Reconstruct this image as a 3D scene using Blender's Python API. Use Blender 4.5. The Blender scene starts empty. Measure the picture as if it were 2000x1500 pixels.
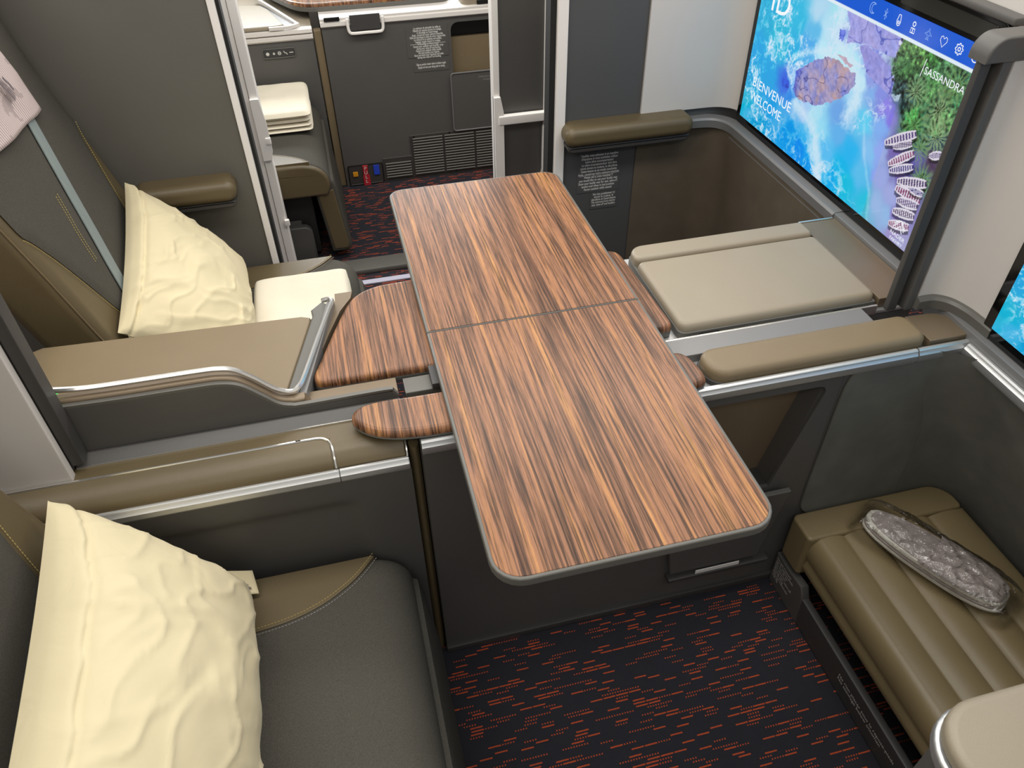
import bpy, bmesh, math, random
import numpy as np
from mathutils import Vector, Matrix, noise

random.seed(7)
S = bpy.context.scene
COL = S.collection

# ------------------------------------------------------------------ camera
YAW, PIT, ROL, FPX = math.radians(13.5), math.radians(41.5), math.radians(-0.9), 1495.0
fw = Vector((math.sin(YAW)*math.cos(PIT), math.cos(YAW)*math.cos(PIT), -math.sin(PIT)))
rt = Vector((math.cos(YAW), -math.sin(YAW), 0))
up = rt.cross(fw)
r2 = rt*math.cos(ROL) + up*math.sin(ROL)
u2 = r2.cross(fw)
cd = bpy.data.cameras.new('camera'); cam = bpy.data.objects.new('camera', cd); COL.objects.link(cam)
mw = Matrix((r2, u2, -fw)).transposed().to_4x4(); mw.translation = (0, 0, 1.6)
cam.matrix_world = mw
cd.sensor_width = 36; cd.lens = FPX/2000*36; cd.clip_start = .02
S.camera = cam

# ------------------------------------------------------------------ light
w = bpy.data.worlds.new('cabin_light'); S.world = w; w.use_nodes = True
w.node_tree.nodes['Background'].inputs[0].default_value = (1, .985, .96, 1)
w.node_tree.nodes['Background'].inputs[1].default_value = .40
def area(name, loc, rot, sx, sy, power, color=(1, .97, .92)):
    l = bpy.data.lights.new(name, 'AREA'); l.shape = 'RECTANGLE'; l.size = sx; l.size_y = sy
    l.energy = power; l.color = color
    o = bpy.data.objects.new(name, l); COL.objects.link(o); o.location = loc; o.rotation_euler = rot
    return o
area('ceiling_light_center', (.2, 1.0, 2.35), (0, 0, 0), 4.0, .5, 40)
area('ceiling_light_aisle', (.2, 2.35, 2.2), (0, 0, 0), 4.0, .35, 44)
area('ceiling_light_near_aisle', (.2, -.5, 2.3), (0, 0, 0), 4.0, .35, 18)
area('window_daylight', (0, 4.3, 1.35), (math.radians(-68), 0, 0), 3.0, .5, 60, (.93, .97, 1))
vs = S.view_settings
vs.view_transform = 'Standard'; vs.look = 'None'; vs.exposure = 0; vs.gamma = 1; vs.use_curve_mapping = False

# ------------------------------------------------------------------ materials
def lin(c):
    return tuple(((v/255)/12.92 if v/255 <= .04045 else ((v/255+.055)/1.055)**2.4) for v in c)
def newmat(name):
    m = bpy.data.materials.new(name); m.use_nodes = True
    nt = m.node_tree; b = nt.nodes['Principled BSDF']
    return m, nt, b
def N(nt, t, **k):
    n = nt.nodes.new(t)
    for a, v in k.items(): setattr(n, a, v)
    return n
def math_(nt, op, a, b=None, c=None):
    n = nt.nodes.new('ShaderNodeMath'); n.operation = op
    for i, v in enumerate((a, b, c)):
        if v is None: continue
        if isinstance(v, (int, float)): n.inputs[i].default_value = v
        else: nt.links.new(v, n.inputs[i])
    return n.outputs[0]
def mixc(nt, f, a, b):
    n = nt.nodes.new('ShaderNodeMix'); n.data_type = 'RGBA'
    for s, v in ((0, f), (6, a), (7, b)):
        if isinstance(v, (int, float)): n.inputs[s].default_value = v
        elif isinstance(v, tuple): n.inputs[s].default_value = (*v[:3], 1)
        else: nt.links.new(v, n.inputs[s])
    return n.outputs[2]
def plain(name, col, rough=.5, metal=0, var=.06, vscale=9, bump=0, bscale=500, spec=.5, vstretch=(1, 1, 1), coat=0):
    m, nt, b = newmat(name)
    tc = N(nt, 'ShaderNodeTexCoord'); c = lin(col)
    mp = N(nt, 'ShaderNodeMapping'); mp.inputs['Scale'].default_value = vstretch
    nt.links.new(tc.outputs['Object'], mp.inputs[0])
    n1 = N(nt, 'ShaderNodeTexNoise'); n1.inputs['Scale'].default_value = vscale; n1.inputs['Detail'].default_value = 4
    nt.links.new(mp.outputs[0], n1.inputs['Vector'])
    f = n1.outputs['Fac']
    col_o = mixc(nt, f, tuple(v*(1-var*1.6) for v in c), tuple(min(1, v*(1+var*1.6)) for v in c))
    nt.links.new(col_o, b.inputs['Base Color'])
    b.inputs['Roughness'].default_value = rough; b.inputs['Metallic'].default_value = metal
    b.inputs['Specular IOR Level'].default_value = spec
    if coat: b.inputs['Coat Weight'].default_value = coat
    if bump:
        n2 = N(nt, 'ShaderNodeTexNoise'); n2.inputs['Scale'].default_value = bscale; n2.inputs['Detail'].default_value = 2
        nt.links.new(tc.outputs['Object'], n2.inputs['Vector'])
        bp = N(nt, 'ShaderNodeBump'); bp.inputs['Strength'].default_value = bump; bp.inputs['Distance'].default_value = .001
        nt.links.new(n2.outputs['Fac'], bp.inputs['Height']); nt.links.new(bp.outputs[0], b.inputs['Normal'])
    return m
def emit(name, col, st=1.0):
    m, nt, b = newmat(name)
    b.inputs['Base Color'].default_value = (0, 0, 0, 1)
    b.inputs['Emission Color'].default_value = (*lin(col), 1); b.inputs['Emission Strength'].default_value = st
    n = N(nt, 'ShaderNodeTexNoise'); n.inputs['Scale'].default_value = 3
    return m
def fabric_mat(name, col, weave=1500, amt=.35, bump=.5):
    m, nt, b = newmat(name); c = lin(col)
    tc = N(nt, 'ShaderNodeTexCoord')
    n1 = N(nt, 'ShaderNodeTexNoise'); n1.inputs['Scale'].default_value = weave; n1.inputs['Detail'].default_value = 2
    mp = N(nt, 'ShaderNodeMapping'); mp.inputs['Scale'].default_value = (.4, 1, 1)
    nt.links.new(tc.outputs['Object'], mp.inputs[0]); nt.links.new(mp.outputs[0], n1.inputs['Vector'])
    n2 = N(nt, 'ShaderNodeTexNoise'); n2.inputs['Scale'].default_value = weave*.55
    mp2 = N(nt, 'ShaderNodeMapping'); mp2.inputs['Scale'].default_value = (1, .35, 1)
    nt.links.new(tc.outputs['Object'], mp2.inputs[0]); nt.links.new(mp2.outputs[0], n2.inputs['Vector'])
    f = math_(nt, 'MULTIPLY_ADD', math_(nt, 'ADD', n1.outputs['Fac'], n2.outputs['Fac']), 1.6, -1.1)
    nt.links.new(mixc(nt, f, tuple(v*(1-amt) for v in c), tuple(min(1, v*(1+amt)) for v in c)), b.inputs['Base Color'])
    b.inputs['Roughness'].default_value = .9; b.inputs['Specular IOR Level'].default_value = .1
    bp = N(nt, 'ShaderNodeBump'); bp.inputs['Strength'].default_value = bump; bp.inputs['Distance'].default_value = .0008
    nt.links.new(f, bp.inputs['Height']); nt.links.new(bp.outputs[0], b.inputs['Normal'])
    return m
def wood_mat():
    m, nt, b = newmat('zebrano_wood')
    tc = N(nt, 'ShaderNodeTexCoord'); geo = N(nt, 'ShaderNodeNewGeometry')
    P = geo.outputs['Position']
    def nz(scale, stretch, detail=3, rough=.55, dist=0.):
        mp = N(nt, 'ShaderNodeMapping'); mp.inputs['Scale'].default_value = stretch
        mp.inputs['Rotation'].default_value = (0, 0, math.radians(1.5))
        nt.links.new(P, mp.inputs[0])
        n = N(nt, 'ShaderNodeTexNoise'); n.inputs['Scale'].default_value = scale
        n.inputs['Detail'].default_value = detail; n.inputs['Roughness'].default_value = rough; n.inputs['Distortion'].default_value = dist
        nt.links.new(mp.outputs[0], n.inputs['Vector']); return n.outputs['Fac']
    broad = nz(95, (1, .016, .08), 4, .62, .25)
    ramp = N(nt, 'ShaderNodeValToRGB'); cr = ramp.color_ramp
    cr.elements[0].position = .28; cr.elements[0].color = (*lin((88, 56, 42)), 1)
    cr.elements[1].position = .74; cr.elements[1].color = (*lin((188, 136, 80)), 1)
    for p, c in ((.42, (120, 84, 60)), (.50, (146, 103, 77)), (.58, (157, 109, 73)), (.66, (176, 126, 80))):
        e = cr.elements.new(p); e.color = (*lin(c), 1)
    nt.links.new(broad, ramp.inputs[0])
    fine = nz(300, (1, .022, .08), 3, .6, .2)
    dark = N(nt, 'ShaderNodeMapRange'); dark.inputs['From Min'].default_value = .38; dark.inputs['From Max'].default_value = .56
    dark.inputs['To Min'].default_value = .30; dark.inputs['To Max'].default_value = 1.06
    nt.links.new(fine, dark.inputs[0])
    pore = nz(900, (1, .06, .08), 2, .6)
    pr = N(nt, 'ShaderNodeMapRange'); pr.inputs['From Min'].default_value = .3; pr.inputs['From Max'].default_value = .55
    pr.inputs['To Min'].default_value = .82; pr.inputs['To Max'].default_value = 1.05
    nt.links.new(pore, pr.inputs[0])
    k = math_(nt, 'MULTIPLY', dark.outputs[0], pr.outputs[0])
    vm = N(nt, 'ShaderNodeVectorMath', operation='SCALE'); nt.links.new(ramp.outputs[0], vm.inputs[0]); nt.links.new(k, vm.inputs['Scale'])
    nt.links.new(vm.outputs[0], b.inputs['Base Color'])
    b.inputs['Roughness'].default_value = .36; b.inputs['Specular IOR Level'].default_value = .35
    bp = N(nt, 'ShaderNodeBump'); bp.inputs['Strength'].default_value = .12; bp.inputs['Distance'].default_value = .0006
    nt.links.new(fine, bp.inputs['Height']); nt.links.new(bp.outputs[0], b.inputs['Normal'])
    return m
def carpet_mat():
    m, nt, b = newmat('carpet')
    geo = N(nt, 'ShaderNodeNewGeometry'); sp = N(nt, 'ShaderNodeSeparateXYZ'); nt.links.new(geo.outputs['Position'], sp.inputs[0])
    x, y = sp.outputs[0], sp.outputs[1]
    wn = N(nt, 'ShaderNodeTexNoise'); wn.inputs['Scale'].default_value = 500; nt.links.new(geo.outputs['Position'], wn.inputs['Vector'])
    y = math_(nt, 'ADD', y, math_(nt, 'MULTIPLY', math_(nt, 'SUBTRACT', wn.outputs['Fac'], .5), .0018))
    row = math_(nt, 'FLOOR', math_(nt, 'DIVIDE', y, .0068))
    fv = math_(nt, 'FRACT', math_(nt, 'DIVIDE', y, .0068))
    w1 = N(nt, 'ShaderNodeTexWhiteNoise', noise_dimensions='1D'); nt.links.new(row, w1.inputs['W'])
    u = math_(nt, 'ADD', math_(nt, 'DIVIDE', x, .029), math_(nt, 'MULTIPLY', w1.outputs['Value'], 7.0))
    cell = math_(nt, 'FLOOR', u); fu = math_(nt, 'FRACT', u)
    cv = N(nt, 'ShaderNodeCombineXYZ'); nt.links.new(cell, cv.inputs[0]); nt.links.new(row, cv.inputs[1])
    w2 = N(nt, 'ShaderNodeTexWhiteNoise', noise_dimensions='2D'); nt.links.new(cv.outputs[0], w2.inputs['Vector'])
    r = w2.outputs['Value']
    band = math_(nt, 'LESS_THAN', math_(nt, 'ABSOLUTE', math_(nt, 'SUBTRACT', fv, .5)), .22)
    inu = math_(nt, 'LESS_THAN', math_(nt, 'ABSOLUTE', math_(nt, 'SUBTRACT', fu, .5)), .46)
    solid = math_(nt, 'MULTIPLY', math_(nt, 'LESS_THAN', r, .145), inu)
    dotb = math_(nt, 'LESS_THAN', math_(nt, 'ABSOLUTE', math_(nt, 'SUBTRACT', math_(nt, 'FRACT', math_(nt, 'MULTIPLY', fu, 5.0)), .5)), .24)
    dots = math_(nt, 'MULTIPLY', math_(nt, 'GREATER_THAN', r, .855), dotb)
    mask = math_(nt, 'MULTIPLY', math_(nt, 'MAXIMUM', solid, dots), band)
    pile = N(nt, 'ShaderNodeTexNoise'); pile.inputs['Scale'].default_value = 900; nt.links.new(geo.outputs['Position'], pile.inputs['Vector'])
    big = N(nt, 'ShaderNodeTexNoise'); big.inputs['Scale'].default_value = 40; nt.links.new(geo.outputs['Position'], big.inputs['Vector'])
    base = mixc(nt, pile.outputs['Fac'], lin((32, 32, 38)), lin((64, 63, 69)))
    base = mixc(nt, math_(nt, 'MULTIPLY', big.outputs['Fac'], .5), base, lin((42, 40, 46)))
    oran = mixc(nt, pile.outputs['Fac'], lin((152, 62, 38)), lin((216, 98, 60)))
    nt.links.new(mixc(nt, mask, base, oran), b.inputs['Base Color'])
    b.inputs['Roughness'].default_value = .95; b.inputs['Specular IOR Level'].default_value = .1
    bp = N(nt, 'ShaderNodeBump'); bp.inputs['Strength'].default_value = .6; bp.inputs['Distance'].default_value = .0015
    nt.links.new(math_(nt, 'ADD', pile.outputs['Fac'], math_(nt, 'MULTIPLY', mask, .6)), bp.inputs['Height']); nt.links.new(bp.outputs[0], b.inputs['Normal'])
    return m
def cloth_mat(name, col, wr=.25, wscale=7, trans=.0):
    m, nt, b = newmat(name); c = lin(col)
    tc = N(nt, 'ShaderNodeTexCoord')
    n1 = N(nt, 'ShaderNodeTexNoise'); n1.inputs['Scale'].default_value = 5; nt.links.new(tc.outputs['Object'], n1.inputs['Vector'])
    nt.links.new(mixc(nt, n1.outputs['Fac'], tuple(v*.96 for v in c), tuple(min(1, v*1.03) for v in c)), b.inputs['Base Color'])
    b.inputs['Roughness'].default_value = .75; b.inputs['Specular IOR Level'].default_value = .2
    b.inputs['Sheen Weight'].default_value = .1
    n2 = N(nt, 'ShaderNodeTexNoise'); n2.inputs['Scale'].default_value = wscale; n2.inputs['Detail'].default_value = 3; n2.inputs['Distortion'].default_value = 1.2
    nt.links.new(tc.outputs['Object'], n2.inputs['Vector'])
    bp = N(nt, 'ShaderNodeBump'); bp.inputs['Strength'].default_value = wr; bp.inputs['Distance'].default_value = .012
    nt.links.new(n2.outputs['Fac'], bp.inputs['Height']); nt.links.new(bp.outputs[0], b.inputs['Normal'])
    return m
def stripe_mat(name):
    m, nt, b = newmat(name)
    tc = N(nt, 'ShaderNodeTexCoord'); sp = N(nt, 'ShaderNodeSeparateXYZ'); nt.links.new(tc.outputs['Object'], sp.inputs[0])
    s = math_(nt, 'ABSOLUTE', math_(nt, 'SUBTRACT', math_(nt, 'FRACT', math_(nt, 'DIVIDE', sp.outputs[1], .0075)), .5))
    nz = N(nt, 'ShaderNodeTexNoise'); nz.inputs['Scale'].default_value = 18; nt.links.new(tc.outputs['Object'], nz.inputs['Vector'])
    f = math_(nt, 'MULTIPLY', math_(nt, 'GREATER_THAN', s, .32), math_(nt, 'GREATER_THAN', nz.outputs['Fac'], .40))
    nt.links.new(mixc(nt, f, lin((168, 152, 150)), lin((222, 205, 200))), b.inputs['Base Color'])
    b.inputs['Roughness'].default_value = .9
    bp = N(nt, 'ShaderNodeBump'); bp.inputs['Strength'].default_value = .4; bp.inputs['Distance'].default_value = .001
    nt.links.new(s, bp.inputs['Height']); nt.links.new(bp.outputs[0], b.inputs['Normal'])
    return m
def screen_mat():
    m, nt, b = newmat('display_picture')
    a = N(nt, 'ShaderNodeVertexColor'); a.layer_name = 'pic'
    b.inputs['Base Color'].default_value = (.01, .01, .01, 1); b.inputs['Roughness'].default_value = .12
    nt.links.new(a.outputs[0], b.inputs['Emission Color']); b.inputs['Emission Strength'].default_value = .88
    return m
def bag_mat():
    m, nt, b = newmat('clear_plastic_film')
    out = nt.nodes['Material Output']
    tc = N(nt, 'ShaderNodeTexCoord'); n = N(nt, 'ShaderNodeTexNoise'); n.inputs['Scale'].default_value = 55; n.inputs['Detail'].default_value = 2; n.inputs['Distortion'].default_value = 1.5
    nt.links.new(tc.outputs['Object'], n.inputs['Vector'])
    bp = N(nt, 'ShaderNodeBump'); bp.inputs['Strength'].default_value = .8; bp.inputs['Distance'].default_value = .006
    nt.links.new(n.outputs['Fac'], bp.inputs['Height'])
    g = N(nt, 'ShaderNodeBsdfGlossy'); g.inputs['Roughness'].default_value = .06; nt.links.new(bp.outputs[0], g.inputs['Normal'])
    t = N(nt, 'ShaderNodeBsdfTransparent'); t.inputs[0].default_value = (.97, .97, .97, 1)
    fr = N(nt, 'ShaderNodeFresnel'); fr.inputs[0].default_value = 1.5; nt.links.new(bp.outputs[0], fr.inputs['Normal'])
    mx = N(nt, 'ShaderNodeMixShader'); nt.links.new(math_(nt, 'ADD', math_(nt, 'MULTIPLY', fr.outputs[0], .9), .03), mx.inputs[0])
    nt.links.new(t.outputs[0], mx.inputs[1]); nt.links.new(g.outputs[0], mx.inputs[2]); nt.links.new(mx.outputs[0], out.inputs[0])
    return m

M = dict(
    char=plain('charcoal_panel', (86, 84, 81), .42, bump=.12, bscale=900, var=.03),
    char_d=plain('dark_charcoal_plastic', (64, 62, 60), .5, bump=.15, bscale=700, var=.03),
    wallg=plain('charcoal_wall_laminate', (99, 96, 89), .5, var=.03, bump=.08, bscale=1200),
    wallb=plain('slate_wall_laminate', (82, 82, 82), .45, var=.03, bump=.08, bscale=1200),
    edge=plain('grey_edge_band', (98, 96, 90), .4, var=.03),
    satin=plain('satin_grey_plate', (128, 127, 126), .42, metal=.2, var=.03),
    tan=plain('taupe_leather', (124, 108, 82), .45, bump=.25, bscale=800, var=.05),
    tan_l=plain('light_taupe_leather', (146, 135, 116), .42, bump=.2, bscale=800, var=.03),
    olive=plain('olive_leather', (99, 86, 61), .42, bump=.28, bscale=700, var=.05),
    olive_l=plain('footrest_leather', (122, 107, 77), .40, bump=.28, bscale=700, var=.05),
    bronze=plain('bronze_shell', (122, 106, 85), .38, metal=.25, var=.05),
    felt=plain('suede_felt', (108, 107, 99), .95, bump=.5, bscale=1500, var=.16, vscale=14, spec=.1),
    felt_b=plain('brown_suede_felt', (100, 90, 77), .95, bump=.5, bscale=1500, var=.16, vscale=12, spec=.1),
    fabric=fabric_mat('charcoal_seat_fabric', (83, 80, 73), weave=1900, amt=.3),
    wood=wood_mat(), carpet=carpet_mat(),
    silver=plain('brushed_silver', (208, 208, 206), .40, metal=.8, var=.04, vscale=30, vstretch=(.05, 6, 6)),
    chrome=plain('polished_silver_line', (232, 230, 225), .18, metal=.85, var=.02),
    white=plain('white_shell', (214, 208, 201), .45, var=.02, vscale=3),
    doorw=plain('white_door_frame', (240, 235, 229), .4, var=.02, vscale=4),
    black=plain('black_plastic', (18, 18, 18), .4, var=.03),
    glassd=plain('dark_sensor_glass', (46, 46, 42), .12, var=.02),
    bezel=plain('glossy_black_bezel', (8, 8, 9), .08, var=.02),
    gap_shade=plain('painted_gap_shade', (24, 24, 22), .7, var=.05),  # flat black painted for the darkness inside open gaps
    pillow=cloth_mat('cream_pillow_cotton', (214, 201, 165), .10, 18),
    blanket=cloth_mat('cream_blanket_cotton', (228, 219, 198), .12, 16),
    cover=stripe_mat('striped_cover_cloth'),
    strap=plain('grey_webbing', (128, 138, 136), .75, bump=.4, bscale=900, var=.12, vscale=60, vstretch=(1, 9, .2)),
    stitch=plain('yellow_thread', (176, 156, 92), .8),
    stitchg=plain('brown_thread', (110, 94, 66), .8),
    text=plain('white_print', (214, 212, 206), .6),
    textd=plain('dim_print', (150, 148, 144), .6),
    logo=plain('mauve_print', (112, 102, 104), .8),
    red=plain('red_webbing', (176, 34, 44), .6),
    orange=plain('orange_plastic', (222, 150, 30), .5),
    blue=plain('blue_plastic', (40, 70, 190), .5),
    led=emit('green_led', (60, 235, 110), 1.2),
    slip=plain('grey_slipper_cloth', (160, 150, 145), .85, bump=.5, bscale=600, var=.08, vscale=60, vstretch=(1, 8, 1)),
    slipw=plain('pale_slipper_edge', (205, 200, 188), .8, bump=.3, bscale=500),
    paper=plain('white_paper', (225, 220, 215), .7, var=.02),
    pic=screen_mat(), glow=emit('white_display_text', (245, 250, 255), .95), glowd=emit('pale_blue_display_icon', (165, 200, 250), .9),
    bag=bag_mat(), mech=plain('dark_seat_mechanism', (38, 37, 36), .5, var=.15, vscale=30),
    vent=plain('dark_vent_panel', (62, 58, 55), .5, var=.03), slat=plain('grey_vent_slat', (100, 96, 90), .45, var=.03),
    floor_strip=plain('lilac_track_cover', (190, 188, 205), .4, var=.02),
    switch=plain('switch_panel', (52, 52, 52), .35, var=.03),
)

# ------------------------------------------------------------------ helpers
def root(name, label, cat, loc, group=None):
    o = bpy.data.objects.new(name, None); COL.objects.link(o)
    o.empty_display_size = .05; o.location = loc
    o['label'] = label; o['category'] = cat
    if group: o['group'] = group
    return o
def wloc(o):
    v = Vector((0, 0, 0))
    while o is not None: v += o.location; o = o.parent
    return v
def mesh_obj(name, bm, mat, parent=None, smooth=35, wn=True, base=None, label=None):
    off = wloc(parent) if parent else Vector((0, 0, 0))
    if base is not None: off = off + (Vector(base) - off if parent else Vector(base))
    bmesh.ops.recalc_face_normals(bm, faces=bm.faces)
    if off.length: bmesh.ops.translate(bm, verts=bm.verts, vec=-off)
    me = bpy.data.meshes.new(name); bm.to_mesh(me); bm.free()
    mats = mat if isinstance(mat, (list, tuple)) else [mat]
    for m in mats: me.materials.append(m if not isinstance(m, str) else M[m])
    o = bpy.data.objects.new(name, me); COL.objects.link(o)
    if parent:
        o.parent = parent
        if base is not None: o.location = Vector(base) - wloc(parent)
    elif base is not None: o.location = base
    if smooth:
        me.shade_smooth()
        me.set_sharp_from_angle(angle=math.radians(smooth))
        if wn:
            md = o.modifiers.new('weighted', 'WEIGHTED_NORMAL'); md.keep_sharp = True
    if label: o['label'] = label
    return o
def tag(o, label, cat, group=None):
    o['label'] = label; o['category'] = cat
    if group: o['group'] = group
    return o
def struct(o, label=None):
    o['kind'] = 'structure'
    if label: o['label'] = label
    return o
def box(bm, x0, x1, y0, y1, z0, z1, bev=0, seg=2):
    vs_ = [bm.verts.new(p) for p in ((x0, y0, z0), (x1, y0, z0), (x1, y1, z0), (x0, y1, z0), (x0, y0, z1), (x1, y0, z1), (x1, y1, z1), (x0, y1, z1))]
    fs = [bm.faces.new([vs_[i] for i in q]) for q in ((3, 2, 1, 0), (4, 5, 6, 7), (0, 1, 5, 4), (1, 2, 6, 5), (2, 3, 7, 6), (3, 0, 4, 7))]
    if bev:
        es = list({e for f in fs for e in f.edges})
        bmesh.ops.bevel(bm, geom=es, offset=bev, segments=seg, profile=.5, affect='EDGES')
    return bm
def B(*a, **k): return box(bmesh.new(), *a, **k)
def rrect(x0, x1, y0, y1, r, n=6):
    """rounded rectangle, r = one radius or (x0y0, x1y0, x1y1, x0y1)"""
    if not isinstance(r, (tuple, list)): r = (r,)*4
    pts = []
    for (cx, cy, sx, sy, a0, rr) in ((x0, y0, 1, 1, 180, r[0]), (x1, y0, -1, 1, 270, r[1]), (x1, y1, -1, -1, 0, r[2]), (x0, y1, 1, -1, 90, r[3])):
        if rr <= 0: pts.append((cx, cy)); continue
        for i in range(n+1):
            a = math.radians(a0 + 90*i/n)
            pts.append((cx + sx*rr + rr*math.cos(a), cy + sy*rr + rr*math.sin(a)))
    return pts
def to3(p, plane, h):
    if plane == 'z': return (p[0], p[1], h)
    if plane == 'y': return (p[0], h, p[1])
    return (h, p[0], p[1])
def inset(pts, d):
    """offset an outline inwards by d with mitred corners"""
    n = len(pts); P = [Vector((p[0], p[1])) for p in pts]
    ar = sum(P[i].x*P[(i+1) % n].y-P[(i+1) % n].x*P[i].y for i in range(n)); sg = 1 if ar > 0 else -1
    out = []
    for i in range(n):
        e1 = (P[i]-P[i-1]); e2 = (P[(i+1) % n]-P[i])
        if e1.length < 1e-9: e1 = e2
        if e2.length < 1e-9: e2 = e1
        e1 = e1.normalized(); e2 = e2.normalized()
        n1 = Vector((-e1.y, e1.x))*sg; n2 = Vector((-e2.y, e2.x))*sg
        k = max(.35, 1+n1.dot(n2))
        out.append(tuple(P[i]+(n1+n2)/k*d))
    return out
def prism(pts, plane, h0, h1, bev=0, seg=3, both=False, bm=None):
    """extrude a 2D outline; round the rim at h1 (and at h0 when both)"""
    bm = bm or bmesh.new(); q = []
    for p in pts:
        if not q or math.hypot(p[0]-q[-1][0], p[1]-q[-1][1]) > 1e-6: q.append((p[0], p[1]))
    if math.hypot(q[0][0]-q[-1][0], q[0][1]-q[-1][1]) < 1e-6: q.pop()
    pts = q; n = len(pts); sg = 1 if h1 > h0 else -1
    bev = min(bev, abs(h1-h0)*(.49 if both else .98))
    lev = []
    if both and bev:
        lev += [(bev*(1-math.sin(a)), h0+sg*bev*(1-math.cos(a))) for a in [math.pi/2*i/seg for i in range(seg+1)]]
    else: lev.append((0, h0))
    if bev: lev += [(bev*(1-math.cos(a)), h1-sg*bev*(1-math.sin(a))) for a in [math.pi/2*i/seg for i in range(seg+1)]]
    else: lev.append((0, h1))
    rings = [[bm.verts.new(to3(p, plane, h)) for p in (inset(pts, d) if d else pts)] for d, h in lev]
    bm.faces.new(rings[0]); bm.faces.new(rings[-1])
    for A, C in zip(rings[:-1], rings[1:]):
        for i in range(n): bm.faces.new((A[i], A[(i+1) % n], C[(i+1) % n], C[i]))
    return bm
def catmull(pts, n=8, closed=False):
    P = [Vector(p) for p in pts]; out = []
    m = len(P)
    for i in range(m if closed else m-1):
        p0 = P[(i-1) % m] if (closed or i > 0) else P[0]; p1 = P[i]; p2 = P[(i+1) % m]
        p3 = P[(i+2) % m] if (closed or i+2 < m) else P[-1]
        for j in range(n):
            t = j/n
            out.append(.5*((2*p1) + (p2-p0)*t + (2*p0-5*p1+4*p2-p3)*t*t + (3*p1-p0-3*p2+p3)*t**3))
    if not closed: out.append(P[-1])
    return out
def sweep(path, prof, upv=(0, 0, 1), closed=False, bm=None, cap=True):
    """sweep a closed 2D profile (side, up) along a path"""
    bm = bm or bmesh.new(); P = [Vector(p) for p in path]; upv = Vector(upv); rings = []
    n = len(P)
    for i in range(n):
        if closed: t = (P[(i+1) % n]-P[i-1])
        else: t = P[min(i+1, n-1)]-P[max(i-1, 0)]
        t.normalize(); s = t.cross(upv)
        if s.length < 1e-4: s = t.cross(Vector((1, 0, 0)))
        s.normalize(); u = s.cross(t)
        rings.append([bm.verts.new(P[i]+s*a+u*b) for a, b in prof])
    k = len(prof)
    for i in range(n if closed else n-1):
        A, Bq = rings[i], rings[(i+1) % n]
        for j in range(k): bm.faces.new((A[j], A[(j+1) % k], Bq[(j+1) % k], Bq[j]))
    if cap and not closed: bm.faces.new(rings[0]); bm.faces.new(rings[-1])
    return bm
def circ(r, n=8): return [(r*math.cos(2*math.pi*i/n), r*math.sin(2*math.pi*i/n)) for i in range(n)]
def tube(path, r, n=8, closed=False, upv=(0, 0, 1), bm=None): return sweep(path, circ(r, n), upv, closed, bm)
def grid(fn, nu, nv, bm=None):
    bm = bm or bmesh.new()
    vs_ = [[bm.verts.new(fn(i/nu, j/nv)) for j in range(nv+1)] for i in range(nu+1)]
    for i in range(nu):
        for j in range(nv): bm.faces.new((vs_[i][j], vs_[i+1][j], vs_[i+1][j+1], vs_[i][j+1]))
    return bm
def plate(outer, holes, plane, h0, h1):
    """flat plate with holes, extruded"""
    bm = bmesh.new()
    for loop in [outer]+holes:
        v = [bm.verts.new(to3(p, plane, h0)) for p in loop]
        for i in range(len(v)): bm.edges.new((v[i], v[(i+1) % len(v)]))
    bmesh.ops.triangle_fill(bm, use_beauty=True, use_dissolve=False, edges=bm.edges)
    d = {'x': (h1-h0, 0, 0), 'y': (0, h1-h0, 0), 'z': (0, 0, h1-h0)}[plane]
    r = bmesh.ops.extrude_face_region(bm, geom=bm.faces[:])
    bmesh.ops.translate(bm, vec=d, verts=[g for g in r['geom'] if isinstance(g, bmesh.types.BMVert)])
    return bm
def text_bm(s, size, origin, right, upv, align='LEFT', lift=0.0, bold=0.0, spacing=1.0, width=None):
    cu = bpy.data.curves.new('txt', 'FONT'); cu.body = s; cu.size = size; cu.align_x = align
    cu.resolution_u = 3; cu.offset = bold; cu.space_line = spacing
    o = bpy.data.objects.new('txt', cu); COL.objects.link(o)
    bpy.context.view_layer.update()
    me = bpy.data.meshes.new_from_object(o)
    bpy.data.objects.remove(o); bpy.data.curves.remove(cu)
    bm = bmesh.new(); bm.from_mesh(me); bpy.data.meshes.remove(me)
    R_, U_ = Vector(right), Vector(upv); n = R_.cross(U_)
    k = 1
    if width:
        xs = [v.co.x for v in bm.verts]; k = width/(max(xs)-min(xs))
    for v in bm.verts: v.co = Vector(origin)+R_*(v.co.x*k)+U_*v.co.y+n*lift
    return bm
def strokes(polys, wd, origin, right, upv, lift=0):
    bm = bmesh.new(); R_, U_ = Vector(right), Vector(upv); n = R_.cross(U_)
    for pl in polys:
        P = [Vector(p) for p in pl]; m = len(P); L = []; closed = (P[0]-P[-1]).length < 1e-9
        for i in range(m):
            a = P[i-1] if i > 0 else (P[-2] if closed else P[0]); b = P[i+1] if i < m-1 else (P[1] if closed else P[-1])
            t = (b-a).normalized(); q = Vector((-t.y, t.x))*wd/2
            L.append((P[i]+q, P[i]-q))
        vv = [[bm.verts.new(Vector(origin)+R_*a.x+U_*a.y+n*lift) for a in pr] for pr in L]
        for i in range(m-1): bm.faces.new((vv[i][0], vv[i][1], vv[i+1][1], vv[i+1][0]))
    return bm
def arc(cx, cy, r, a0, a1, n=14, ry=None):
    ry = ry or r
    return [(cx+r*math.cos(math.radians(a0+(a1-a0)*i/n)), cy+ry*math.sin(math.radians(a0+(a1-a0)*i/n))) for i in range(n+1)]
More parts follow.
